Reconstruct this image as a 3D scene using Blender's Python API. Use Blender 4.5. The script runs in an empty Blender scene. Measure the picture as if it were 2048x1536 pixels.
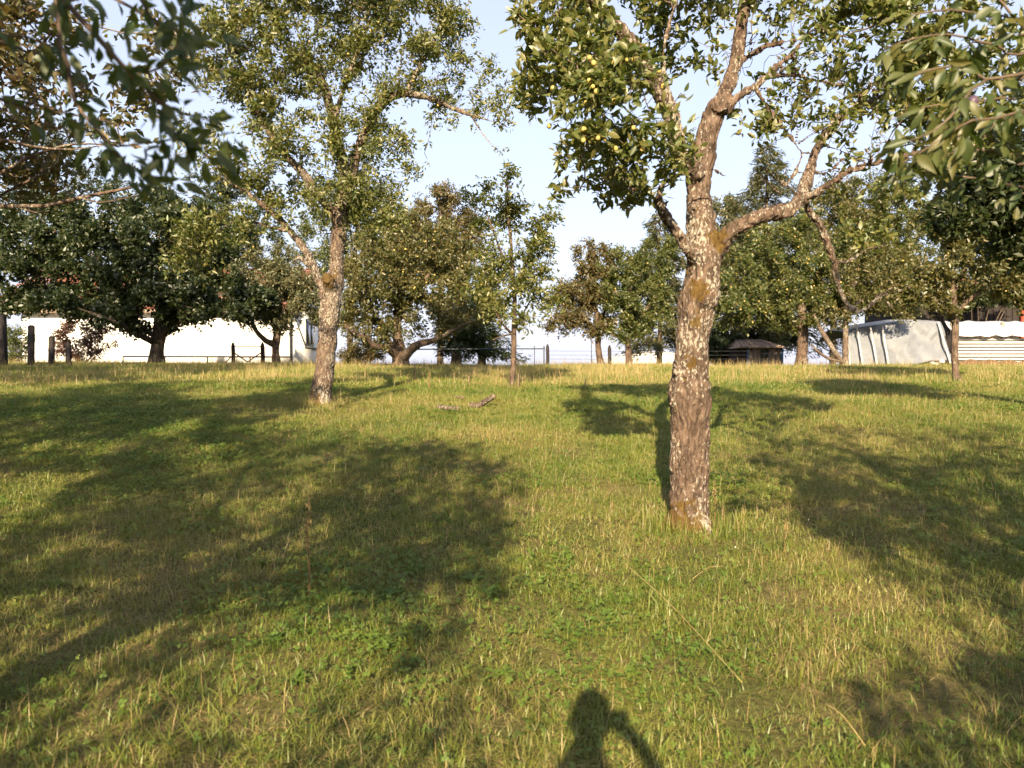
import bpy, bmesh, math, random
import numpy as np
from mathutils import Vector, Matrix

random.seed(7)
RNG = np.random.default_rng(7)
S = bpy.context.scene
COL = S.collection

# ------------------------------------------------------------------ camera, sky, sun, exposure
F_PX = 1577.0
CAM_Z = 1.5
PITCH = math.atan((768 - 732) / F_PX)
cam_d = bpy.data.cameras.new('camera')
cam_d.sensor_width = 36.0
cam_d.lens = 36.0 * F_PX / 2048.0
cam_d.clip_start = 0.05
cam_d.clip_end = 5000.0
cam_d.dof.use_dof = True
cam_d.dof.focus_distance = 9.0
cam_d.dof.aperture_fstop = 3.6
cam = bpy.data.objects.new('camera', cam_d)
cam.location = (0, 0, CAM_Z)
cam.rotation_euler = (math.pi / 2 - PITCH, 0, 0)
COL.objects.link(cam)
S.camera = cam

SUN_AZ = math.radians(7.2)      # heading of the light, from +Y towards +X
SUN_EL = math.radians(23.8)
world = bpy.data.worlds.new('World')
S.world = world
world.use_nodes = True
wn = world.node_tree.nodes
wl = world.node_tree.links
wn.clear()
sky = wn.new('ShaderNodeTexSky')
sky.sky_type = 'NISHITA'
sky.sun_disc = False
sky.sun_elevation = SUN_EL
sky.sun_rotation = math.pi + SUN_AZ
sky.altitude = 300
sky.air_density = 1.0
sky.dust_density = 2.0
sky.ozone_density = 1.5
bgn = wn.new('ShaderNodeBackground')
bgn.inputs['Strength'].default_value = 0.10
won = wn.new('ShaderNodeOutputWorld')
tcw = wn.new('ShaderNodeTexCoord')
sep = wn.new('ShaderNodeSeparateXYZ')
wl.new(tcw.outputs['Generated'], sep.inputs[0])
hz = wn.new('ShaderNodeValToRGB')          # summer haze: thick at the horizon, thin overhead, the same all round
hz.color_ramp.elements[0].position = 0.0
hz.color_ramp.elements[0].color = (.92, .92, .92, 1)
hz.color_ramp.elements[1].position = .75
hz.color_ramp.elements[1].color = (.45, .45, .45, 1)
e_ = hz.color_ramp.elements.new(.22)
e_.color = (.66, .66, .66, 1)
wl.new(sep.outputs[2], hz.inputs[0])
mxw = wn.new('ShaderNodeMix')
mxw.data_type = 'RGBA'
mxw.inputs[7].default_value = (3.45, 3.5, 4.15, 1)
wl.new(hz.outputs[0], mxw.inputs[0])
wl.new(sky.outputs[0], mxw.inputs[6])
wl.new(mxw.outputs[2], bgn.inputs[0])
wl.new(bgn.outputs[0], won.inputs[0])

sun_d = bpy.data.lights.new('sun', 'SUN')
sun_d.energy = 5.0
sun_d.angle = math.radians(0.53)
sun_d.color = (1.0, 0.81, 0.54)
sun = bpy.data.objects.new('sun', sun_d)
SDIR = np.array([math.sin(SUN_AZ) * math.cos(SUN_EL), math.cos(SUN_AZ) * math.cos(SUN_EL), -math.sin(SUN_EL)])
sun.rotation_euler = Vector(SDIR).to_track_quat('-Z', 'Y').to_euler()
sun.location = (-3, -20, 15)
COL.objects.link(sun)

S.view_settings.view_transform = 'Standard'
S.view_settings.look = 'None'
S.view_settings.exposure = 1.5
S.view_settings.gamma = 1.0
S.render.engine = 'CYCLES'
S.render.filter_size = 2.1
cy = S.cycles
cy.use_denoising = True
try:
    cy.denoiser = 'OPENIMAGEDENOISE'
    cy.denoising_input_passes = 'RGB_ALBEDO_NORMAL'
    cy.denoising_prefilter = 'ACCURATE'
except Exception:
    pass
cy.use_adaptive_sampling = True
cy.adaptive_threshold = 0.04
cy.max_bounces = 4
cy.diffuse_bounces = 2
cy.glossy_bounces = 2
cy.transmission_bounces = 2
cy.transparent_max_bounces = 4
cy.caustics_reflective = False
cy.caustics_refractive = False

# ------------------------------------------------------------------ pixels, noise, ground height
CP, SP = math.cos(PITCH), math.sin(PITCH)


def at(px, py, d):
    """world point seen at photo pixel (px,py), at world depth y = d"""
    cx = (px - 1024.0) / F_PX
    cyy = (768.0 - py) / F_PX
    fy = CP + cyy * SP
    fz = -SP + cyy * CP
    k = d / fy
    return np.array([cx * k, d, CAM_Z + fz * k])


def proj(P):
    P = np.atleast_2d(P)
    x, y, z = P[:, 0], P[:, 1], P[:, 2] - CAM_Z
    f = y * CP - z * SP
    u = y * SP + z * CP
    f = np.where(np.abs(f) < 1e-4, 1e-4, f)
    return 1024 + F_PX * x / f, 768 - F_PX * u / f, f


def _hash(ix, iy, iz):
    h = (ix.astype(np.int64) * 374761393 + iy.astype(np.int64) * 668265263 + iz.astype(np.int64) * 2147483647 + 12345)
    h = (h ^ (h >> 13)) * 1274126177
    h = h & 0xFFFFFFFF
    h = h ^ (h >> 16)
    return (h & 0xFFFFFF) / float(0xFFFFFF)


def vnoise(P):
    P = np.asarray(P, float)
    i = np.floor(P).astype(np.int64)
    f = P - i
    f = f * f * (3 - 2 * f)
    r = 0
    for dx in (0, 1):
        wx = f[:, 0] if dx else 1 - f[:, 0]
        for dy in (0, 1):
            wy = f[:, 1] if dy else 1 - f[:, 1]
            for dz in (0, 1):
                wz = f[:, 2] if dz else 1 - f[:, 2]
                r = r + wx * wy * wz * _hash(i[:, 0] + dx, i[:, 1] + dy, i[:, 2] + dz)
    return r


_gy = np.arange(-60, 400, 0.25)
_gz = np.interp(_gy, [-60, -30, -10, 0, 3, 5.6, 8.5, 11.5, 14.5, 20, 25, 28, 33, 45, 80, 400],
                [-3.2, -1.4, -.45, 0, .16, .345, .63, .95, 1.09, 1.33, 1.455, 1.475, 1.33, .9, .5, -1])
_k = np.hanning(13)
_k /= _k.sum()
_gz = np.convolve(np.pad(_gz, 6, mode='edge'), _k, mode='valid')


def gz(x, y):
    x = np.atleast_1d(np.asarray(x, float))
    y = np.atleast_1d(np.asarray(y, float))
    z = np.interp(y, _gy, _gz)
    z = z + 0.006 * np.clip(-x, 0, 15) * np.clip(y / 25, 0, 1) * np.clip((60 - y) / 30, 0, 1)
    P = np.stack([x * .45, y * .45, 0 * x + 3.3], 1)
    z = z + (vnoise(P) - .5) * .10 * np.clip((60 - np.abs(y)) / 20, 0, 1)
    P = np.stack([x * 1.7, y * 1.7, 0 * x + 9.3], 1)
    z = z + (vnoise(P) - .5) * .035
    return z


def ground_hit(P):
    P = np.atleast_2d(P)
    Q = P.copy()
    t = np.zeros(len(P))
    for _ in range(8):
        g = gz(Q[:, 0], Q[:, 1])
        t = t + (Q[:, 2] - g) / math.sin(SUN_EL) * .9
        Q = P + SDIR[None] * t[:, None]
    return Q


def inpoly(x, y, poly):
    r = np.zeros(len(x), bool)
    n = len(poly)
    for i in range(n):
        x1, y1 = poly[i]
        x2, y2 = poly[(i + 1) % n]
        c = ((y1 > y) != (y2 > y)) & (x < (x2 - x1) * (y - y1) / (y2 - y1 + 1e-9) + x1)
        r ^= c
    return r


# ------------------------------------------------------------------ object helpers
def mk_mesh(name, V, tris=None, quads=None, smooth=False):
    me = bpy.data.meshes.new(name)
    V = np.asarray(V, np.float32)
    nt = 0 if tris is None else len(tris)
    nq = 0 if quads is None else len(quads)
    me.vertices.add(len(V))
    me.vertices.foreach_set('co', V.ravel())
    me.loops.add(nt * 3 + nq * 4)
    me.polygons.add(nt + nq)
    li = []
    if nt:
        li.append(np.asarray(tris, np.int32).ravel())
    if nq:
        li.append(np.asarray(quads, np.int32).ravel())
    me.loops.foreach_set('vertex_index', np.concatenate(li))
    ls = np.concatenate([np.arange(nt) * 3, nt * 3 + np.arange(nq) * 4]).astype(np.int32)
    me.polygons.foreach_set('loop_start', ls)
    me.update(calc_edges=True)
    if smooth:
        me.polygons.foreach_set('use_smooth', np.ones(nt + nq, bool))
    return me


def tag(o, label=None, cat=None, group=None, kind=None):
    if label:
        o['label'] = label
    if cat:
        o['category'] = cat
    if group:
        o['group'] = group
    if kind:
        o['kind'] = kind
    return o


def link(name, me, mat=None, parent=None, loc=None):
    o = bpy.data.objects.new(name, me)
    COL.objects.link(o)
    if mat is not None and me is not None and len(me.materials) == 0:
        me.materials.append(mat)
    if parent is not None:
        o.parent = parent
    if loc is not None:
        o.location = loc
    return o


def root(name, loc, label, cat, group=None):
    o = link(name, None, loc=tuple(float(v) for v in loc))
    o.empty_display_size = .2
    return tag(o, label, cat, group)


class MB:
    """collects simple solids into one mesh"""
    def __init__(s):
        s.V, s.T, s.Q, s.n = [], [], [], 0

    def add(s, V, T=None, Q=None):
        V = np.asarray(V, float)
        s.V.append(V)
        if T is not None and len(T):
            s.T.append(np.asarray(T, int) + s.n)
        if Q is not None and len(Q):
            s.Q.append(np.asarray(Q, int) + s.n)
        s.n += len(V)

    def box(s, lo, hi, M=None):
        x0, y0, z0 = lo
        x1, y1, z1 = hi
        V = np.array([[x0, y0, z0], [x1, y0, z0], [x1, y1, z0], [x0, y1, z0], [x0, y0, z1], [x1, y0, z1], [x1, y1, z1], [x0, y1, z1]], float)
        if M is not None:
            V = (np.array(M.to_3x3()) @ V.T).T + np.array(M.to_translation())
        s.add(V, Q=[[0, 3, 2, 1], [4, 5, 6, 7], [0, 1, 5, 4], [1, 2, 6, 5], [2, 3, 7, 6], [3, 0, 4, 7]])

    def tube(s, pts, rad, k=8, cap=True):
        V, T, Q = tube_arr(np.asarray(pts, float), np.asarray(rad, float) * np.ones(len(pts)), k, cap)
        s.add(V, T, Q)

    def mesh(s, name, origin=(0, 0, 0), smooth=False):
        V = np.concatenate(s.V) - np.asarray(origin, float)
        return mk_mesh(name, V, np.concatenate(s.T) if s.T else None, np.concatenate(s.Q) if s.Q else None, smooth)

    def build(s, name, mat, parent=None, origin=(0, 0, 0), smooth=False, loc=None):
        return link(name, s.mesh(name, origin, smooth), mat, parent, loc)


def unit(a):
    return a / (np.linalg.norm(a, axis=-1, keepdims=True) + 1e-9)


def tube_arr(P, R, k=8, cap=True):
    n = len(P)
    t = np.gradient(P, axis=0)
    t = unit(t)
    ref = np.array([1.0, 0.1, 0.05]) if abs(t[0, 0]) < .8 else np.array([0., 1, .1])
    u = ref - t[0] * ref.dot(t[0])
    u /= np.linalg.norm(u)
    U = [u]
    for i in range(1, n):
        u = U[-1] - t[i] * U[-1].dot(t[i])
        u /= np.linalg.norm(u) + 1e-9
        U.append(u)
    U = np.array(U)
    W = np.cross(t, U)
    a = np.arange(k) * 2 * math.pi / k
    V = (P[:, None] + R[:, None, None] * (np.cos(a)[None, :, None] * U[:, None] + np.sin(a)[None, :, None] * W[:, None])).reshape(-1, 3)
    i = np.arange(n - 1)[:, None] * k
    j = np.arange(k)[None]
    j2 = (j + 1) % k
    Q = np.stack([i + j, i + j2, i + k + j2, i + k + j], -1).reshape(-1, 4)
    T = []
    if cap:
        V = np.concatenate([V, P[:1] - t[:1] * R[0] * .15, P[-1:] + t[-1:] * R[-1] * .25])
        c0, c1 = n * k, n * k + 1
        for q in range(k):
            T.append([c0, (q + 1) % k, q])
            T.append([c1, (n - 1) * k + q, (n - 1) * k + (q + 1) % k])
    return V, T, Q


def catmull(P, step):
    """P: (n,m) control rows, first three xyz; resampled about every `step` metres"""
    P = np.asarray(P, float)
    if len(P) == 2:
        P = np.array([P[0], (P[0] + P[1]) / 2, P[1]])
    Q = np.vstack([2 * P[0] - P[1], P, 2 * P[-1] - P[-2]])
    out = []
    for i in range(1, len(Q) - 2):
        m = max(1, int(round(np.linalg.norm(Q[i + 1, :3] - Q[i, :3]) / step)))
        for j in range(m):
            t = j / m
            a, b, c, d = Q[i - 1], Q[i], Q[i + 1], Q[i + 2]
            out.append(.5 * (2 * b + (c - a) * t + (2 * a - 5 * b + 4 * c - d) * t * t + (3 * b - a - 3 * c + d) * t ** 3))
    out.append(P[-1])
    return np.array(out)


# ------------------------------------------------------------------ materials
def newmat(name):
    m = bpy.data.materials.new(name)
    m.use_nodes = True
    nt = m.node_tree
    nt.nodes.clear()
    return m, nt.nodes, nt.links


def nd(N, typ, **kw):
    n = N.new(typ)
    for k, v in kw.items():
        if k == 'inp':
            for a, b in v.items():
                n.inputs[a].default_value = b
        else:
            setattr(n, k, v)
    return n


def ramp(N, stops, interp='LINEAR'):
    r = N.new('ShaderNodeValToRGB')
    r.color_ramp.interpolation = interp
    e = r.color_ramp.elements
    while len(e) > 1:
        e.remove(e[-1])
    for i, (p, c) in enumerate(stops):
        el = e[0] if i == 0 else e.new(p)
        el.position = p
        el.color = (c[0], c[1], c[2], 1) if not np.isscalar(c) else (c, c, c, 1)
    return r


def mixc(N, L, fac, a, b, typ='MIX'):
    m = N.new('ShaderNodeMix')
    m.data_type = 'RGBA'
    m.blend_type = typ
    for s, v in ((m.inputs[0], fac), (m.inputs[6], a), (m.inputs[7], b)):
        if hasattr(v, 'links') or hasattr(v, 'is_linked'):
            L.new(v, s)
        elif np.isscalar(v):
            s.default_value = v
        else:
            s.default_value = (v[0], v[1], v[2], 1)
    return m.outputs[2]


def leaf_shader(N, L, colour, trans=.42, gloss=.06, rough=.45, trans_tint=(1.15, 1.25, .6)):
    d = nd(N, 'ShaderNodeBsdfDiffuse')
    t = nd(N, 'ShaderNodeBsdfTranslucent')
    g = nd(N, 'ShaderNodeBsdfGlossy', inp={'Roughness': rough})
    g.inputs['Color'].default_value = (.9, .9, .9, 1)
    L.new(colour, d.inputs[0])
    tc = mixc(N, L, 1.0, colour, trans_tint, 'MULTIPLY')
    L.new(tc, t.inputs[0])
    m1 = nd(N, 'ShaderNodeMixShader', inp={0: trans})
    L.new(d.outputs[0], m1.inputs[1])
    L.new(t.outputs[0], m1.inputs[2])
    m2 = nd(N, 'ShaderNodeMixShader', inp={0: gloss})
    L.new(m1.outputs[0], m2.inputs[1])
    L.new(g.outputs[0], m2.inputs[2])
    o = nd(N, 'ShaderNodeOutputMaterial')
    L.new(m2.outputs[0], o.inputs[0])


def mat_leaf(name, cols, patch=1.2, gloss=.045):
    """cols: three leaf colours; which one shows changes from leaf to leaf and from bough to bough"""
    m, N, L = newmat(name)
    geo = nd(N, 'ShaderNodeNewGeometry')
    tc = nd(N, 'ShaderNodeTexCoord')
    nz = nd(N, 'ShaderNodeTexNoise', inp={'Scale': patch, 'Detail': 2.0})
    L.new(tc.outputs['Object'], nz.inputs['Vector'])
    a = nd(N, 'ShaderNodeMath', operation='MULTIPLY_ADD', inp={1: .75, 2: -.18})
    L.new(geo.outputs['Random Per Island'], a.inputs[0])
    b = nd(N, 'ShaderNodeMath', operation='MULTIPLY_ADD', inp={1: .6})
    L.new(nz.outputs[0], b.inputs[0])
    L.new(a.outputs[0], b.inputs[2])
    r = ramp(N, [(0.05, cols[0]), (.45, cols[1]), (.8, cols[2])])
    L.new(b.outputs[0], r.inputs[0])
    leaf_shader(N, L, r.outputs[0], gloss=gloss)
    return m


def mat_leaf_obj(name, cols):
    m, N, L = newmat(name)
    oi = nd(N, 'ShaderNodeObjectInfo')
    r = ramp(N, [(0.0, cols[0]), (.5, cols[1]), (1, cols[2])])
    L.new(oi.outputs['Random'], r.inputs[0])
    tc = nd(N, 'ShaderNodeTexCoord')
    nz = nd(N, 'ShaderNodeTexNoise', inp={'Scale': 28.0, 'Detail': 3.0})
    L.new(tc.outputs['Object'], nz.inputs['Vector'])
    r2 = ramp(N, [(.35, .75), (.7, 1.25)])
    L.new(nz.outputs[0], r2.inputs[0])
    c = mixc(N, L, 1.0, r.outputs[0], r2.outputs[0], 'MULTIPLY')
    leaf_shader(N, L, c, gloss=.04, rough=.5)
    return m


def mat_plain(name, col, rough=.7, var=.25, scale=6.0, bump=0.0, metal=0.0, stretch=None, spec=.3, dark=None):
    m, N, L = newmat(name)
    tc = nd(N, 'ShaderNodeTexCoord')
    v = tc.outputs['Object']
    if stretch:
        mp = nd(N, 'ShaderNodeMapping')
        mp.inputs['Scale'].default_value = stretch
        L.new(v, mp.inputs[0])
        v = mp.outputs[0]
    nz = nd(N, 'ShaderNodeTexNoise', inp={'Scale': scale, 'Detail': 6.0, 'Roughness': .6})
    L.new(v, nz.inputs['Vector'])
    col = np.array(col)
    r = ramp(N, [(.3, col * (1 - var)), (.7, np.clip(col * (1 + var), 0, .95))])
    L.new(nz.outputs[0], r.inputs[0])
    c = r.outputs[0]
    if dark is not None:
        n2 = nd(N, 'ShaderNodeTexNoise', inp={'Scale': scale * .35, 'Detail': 8.0, 'Roughness': .7})
        L.new(v, n2.inputs['Vector'])
        r2 = ramp(N, [(.52, 0.0), (.66, .8)])
        L.new(n2.outputs[0], r2.inputs[0])
        c = mixc(N, L, r2.outputs[0], c, dark)
    p = nd(N, 'ShaderNodeBsdfPrincipled', inp={'Roughness': rough, 'Metallic': metal})
    p.inputs['Specular IOR Level'].default_value = spec
    L.new(c, p.inputs['Base Color'])
    if bump:
        bn = nd(N, 'ShaderNodeBump', inp={'Strength': bump, 'Distance': .02})
        L.new(nz.outputs[0], bn.inputs['Height'])
        L.new(bn.outputs[0], p.inputs['Normal'])
    o = nd(N, 'ShaderNodeOutputMaterial')
    L.new(p.outputs[0], o.inputs[0])
    return m


def mat_bark(name, c1=(.140, .096, .070), c2=(.058, .039, .028), lichen=(.36, .33, .27), amount=.5, fine=1.0, moss_attr=True):
    m, N, L = newmat(name)
    tc = nd(N, 'ShaderNodeTexCoord')
    mp = nd(N, 'ShaderNodeMapping')
    mp.inputs['Scale'].default_value = (34 * fine, 34 * fine, 11 * fine)
    L.new(tc.outputs['Object'], mp.inputs[0])
    wob = nd(N, 'ShaderNodeTexNoise', inp={'Scale': 1.0, 'Detail': 5.0, 'Roughness': .62, 'Distortion': .6})
    L.new(mp.outputs[0], wob.inputs['Vector'])
    rv = ramp(N, [(.36, 0.0), (.50, .75), (.62, 1.0)])
    L.new(wob.outputs[0], rv.inputs[0])
    nz = nd(N, 'ShaderNodeTexNoise', inp={'Scale': 7.0, 'Detail': 8.0, 'Roughness': .65})
    L.new(tc.outputs['Object'], nz.inputs['Vector'])
    rn = ramp(N, [(.3, .6), (.7, 1.35)])
    L.new(nz.outputs[0], rn.inputs[0])
    base = mixc(N, L, rv.outputs[0], c2, c1)
    base = mixc(N, L, 1.0, base, rn.outputs[0], 'MULTIPLY')
    # lichen: clustered pale crusts
    mp2 = nd(N, 'ShaderNodeMapping')
    mp2.inputs['Scale'].default_value = (1, 1, .55)
    L.new(tc.outputs['Object'], mp2.inputs[0])
    n1 = nd(N, 'ShaderNodeTexNoise', inp={'Scale': 3.1, 'Detail': 3.0})
    L.new(mp2.outputs[0], n1.inputs['Vector'])
    n2 = nd(N, 'ShaderNodeTexNoise', inp={'Scale': 55.0, 'Detail': 6.0, 'Roughness': .62})
    L.new(mp2.outputs[0], n2.inputs['Vector'])
    ad = nd(N, 'ShaderNodeMath', operation='MULTIPLY_ADD', inp={1: .55})
    L.new(n1.outputs[0], ad.inputs[0])
    L.new(n2.outputs[0], ad.inputs[2])
    lo = .90 - .2 * amount
    rl = ramp(N, [(lo, 0.0), (lo + .07, .85)])
    L.new(ad.outputs[0], rl.inputs[0])
    base = mixc(N, L, rl.outputs[0], base, lichen)
    if moss_attr:
        at_ = nd(N, 'ShaderNodeAttribute', attribute_name='moss')
        nm = nd(N, 'ShaderNodeTexNoise', inp={'Scale': 20.0, 'Detail': 6.0})
        L.new(tc.outputs['Object'], nm.inputs['Vector'])
        am = nd(N, 'ShaderNodeMath', operation='MULTIPLY_ADD', inp={1: 1.9})
        ms = nd(N, 'ShaderNodeMath', operation='SUBTRACT', inp={1: .45})
        L.new(at_.outputs['Fac'], ms.inputs[0])
        L.new(nm.outputs[0], am.inputs[0])
        L.new(ms.outputs[0], am.inputs[2])
        rm = ramp(N, [(.80, 0.0), (1.15, .9)])
        L.new(am.outputs[0], rm.inputs[0])
        mcol = mixc(N, L, nm.outputs[0], (.075, .042, .012), (.125, .078, .018))
        base = mixc(N, L, rm.outputs[0], base, mcol)
    p = nd(N, 'ShaderNodeBsdfPrincipled', inp={'Roughness': .9})
    p.inputs['Specular IOR Level'].default_value = .15
    L.new(base, p.inputs['Base Color'])
    b1 = nd(N, 'ShaderNodeBump', inp={'Strength': .8, 'Distance': .012})
    L.new(rv.outputs[0], b1.inputs['Height'])
    b2 = nd(N, 'ShaderNodeBump', inp={'Strength': .5, 'Distance': .01})
    L.new(n2.outputs[0], b2.inputs['Height'])
    L.new(b1.outputs[0], b2.inputs['Normal'])
    L.new(b2.outputs[0], p.inputs['Normal'])
    o = nd(N, 'ShaderNodeOutputMaterial')
    L.new(p.outputs[0], o.inputs[0])
    return m


GREEN = [(.050, .078, .017), (.095, .120, .028), (.165, .155, .042)]
OLIVE = [(.060, .078, .020), (.115, .118, .034), (.170, .135, .046)]
BROWN = [(.070, .080, .023), (.125, .110, .036), (.165, .105, .042)]
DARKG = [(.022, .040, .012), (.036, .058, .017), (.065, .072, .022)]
GREY = [(.080, .098, .046), (.130, .135, .065), (.190, .165, .080)]
LIGHT = [(.070, .100, .020), (.130, .148, .034), (.195, .180, .052)]
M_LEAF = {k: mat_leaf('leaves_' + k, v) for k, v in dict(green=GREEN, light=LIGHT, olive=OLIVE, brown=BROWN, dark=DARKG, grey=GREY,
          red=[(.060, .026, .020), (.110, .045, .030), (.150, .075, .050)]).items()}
M_LEAFOBJ = mat_leaf_obj('leaves_near', [(.045, .075, .016), (.085, .105, .024), (.15, .135, .035)])
M_LEAFDARK = mat_leaf_obj('leaves_near_deep', [(.045, .080, .022), (.075, .112, .028), (.13, .145, .04)])
M_BARK = mat_bark('bark_old', amount=.40)
M_BARK_B = mat_bark('bark_pale_lichen', c1=(.155, .110, .082), amount=.50)
M_BARK_FAR = mat_bark('bark_plain', amount=.2, fine=.6)
M_TWIG = mat_plain('twig_bark', (.12, .085, .06), .9, .4, 9)
M_TWIG_PALE = mat_plain('twig_bark_pale', (.24, .185, .125), .9, .35, 9)
M_BARK_DARK = mat_bark('bark_dark', c1=(.10, .075, .055), c2=(.04, .03, .022), amount=.2, fine=.6)
M_FRUIT = mat_plain('fruit_yellow', (.40, .30, .085), .4, .3, 20, spec=.4)
M_PLUM = mat_plain('fruit_purple', (.075, .045, .075), .45, .3, 40, spec=.4)

# ------------------------------------------------------------------ leaves
def leaf_template(hi):
    if hi:
        B = np.array([[0, 0, 0], [0, .33, 0], [0, .68, 0], [0, 1, 0],
                      [-.5, .36, .12], [-.40, .70, .10], [.5, .36, .12], [.40, .70, .10]])
        T = [[0, 6, 1], [0, 1, 4], [2, 7, 3], [2, 3, 5], [1, 6, 7], [1, 7, 2], [1, 2, 5], [1, 5, 4]]
    else:
        B = np.array([[0, 0, 0], [0, 1, 0], [-.5, .48, .10], [.5, .48, .10]])
        T = [[0, 3, 1], [0, 1, 2]]
    return B, np.array(T)


def leaf_mesh(name, P, A, Nn, Ln, Wd, droop, hi):
    B, T = leaf_template(hi)
    n, k = len(P), len(B)
    X = np.cross(A, Nn)
    V = (P[:, None] + X[:, None] * (B[None, :, 0:1] * Wd[:, None, None])
         + A[:, None] * (B[None, :, 1:2] * Ln[:, None, None])
         + Nn[:, None] * (B[None, :, 2:3] * Wd[:, None, None] - (B[None, :, 1:2] ** 2) * (droop * Ln)[:, None, None]))
    F = (np.arange(n)[:, None, None] * k + T[None]).reshape(-1, 3)
    return mk_mesh(name, V.reshape(-1, 3), tris=F)


def rand_dir(n, rng):
    v = rng.normal(size=(n, 3))
    return unit(v)


def leaf_frames(P, D, rng, L0, Lvar, up=.55, out=.5, droop=.25, aspect=.46):
    n = len(P)
    A = unit(D * out + rand_dir(n, rng) * .9 + np.array([0, 0, .12]))
    Nn = unit(np.array([0, 0, up]) + rand_dir(n, rng) * .75)
    Nn = unit(Nn - A * (Nn * A).sum(1, keepdims=True))
    Ln = L0 * (1 + Lvar * rng.uniform(-1, 1, n))
    return A, Nn, Ln, Ln * aspect * rng.uniform(.8, 1.2, n), droop * rng.uniform(-.2, 1.8, n)


ICO_V = None


def ico(sub):
    bm = bmesh.new()
    bmesh.ops.create_icosphere(bm, subdivisions=sub, radius=1.0)
    V = np.array([v.co[:] for v in bm.verts])
    T = np.array([[v.index for v in f.verts] for f in bm.faces])
    bm.free()
    return V, T


ICO1 = ico(1)
ICO2 = ico(2)


# ------------------------------------------------------------------ trees
def colonize(nodes, parent, att, step, rng, kill=1.4, iters=90, infl=3.5, up=.05, wob=.25):
    N = [p for p in nodes]
    par = list(parent)
    A = att.copy()
    alive = np.ones(len(A), bool)
    base = np.array(N)
    d = np.full(len(A), 1e9)
    idx = np.zeros(len(A), int)

    def upd(start):
        M = np.array(N[start:])
        dd = np.linalg.norm(A[:, None] - M[None], axis=2)
        j = dd.argmin(1)
        v = dd[np.arange(len(A)), j]
        b = v < d
        d[b] = v[b]
        idx[b] = j[b] + start
    for s in range(0, len(N), 400):
        M = np.array(N[s:s + 400])
        dd = np.linalg.norm(A[:, None] - M[None], axis=2)
        j = dd.argmin(1)
        v = dd[np.arange(len(A)), j]
        b = v < d
        d[b] = v[b]
        idx[b] = j[b] + s
    done = set()
    for it in range(iters):
        alive &= d > step * kill
        act = alive & (d < infl)
        if not act.any():
            break
        ii = idx[act]
        NP = np.array(N)
        dirs = unit(A[act] - NP[ii])
        acc = np.zeros((len(N), 3))
        np.add.at(acc, ii, dirs)
        u = np.unique(ii)
        g = unit(unit(acc[u]) + rng.normal(size=(len(u), 3)) * wob + np.array([0, 0, up]))
        start = len(N)
        cnt = 0
        for q, p in enumerate(u):
            key = (int(p), it // 6)
            N.append(NP[p] + g[q] * step)
            par.append(int(p))
            cnt += 1
        upd(start)
        if len(N) > 13000:
            break
    return np.array(N), np.array(par)


def limb_tube(ctrl, step, k, rng, rough=.04):
    C = catmull(ctrl, step)
    return C[:, :3], np.clip(C[:, 3], .003, None)


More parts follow.
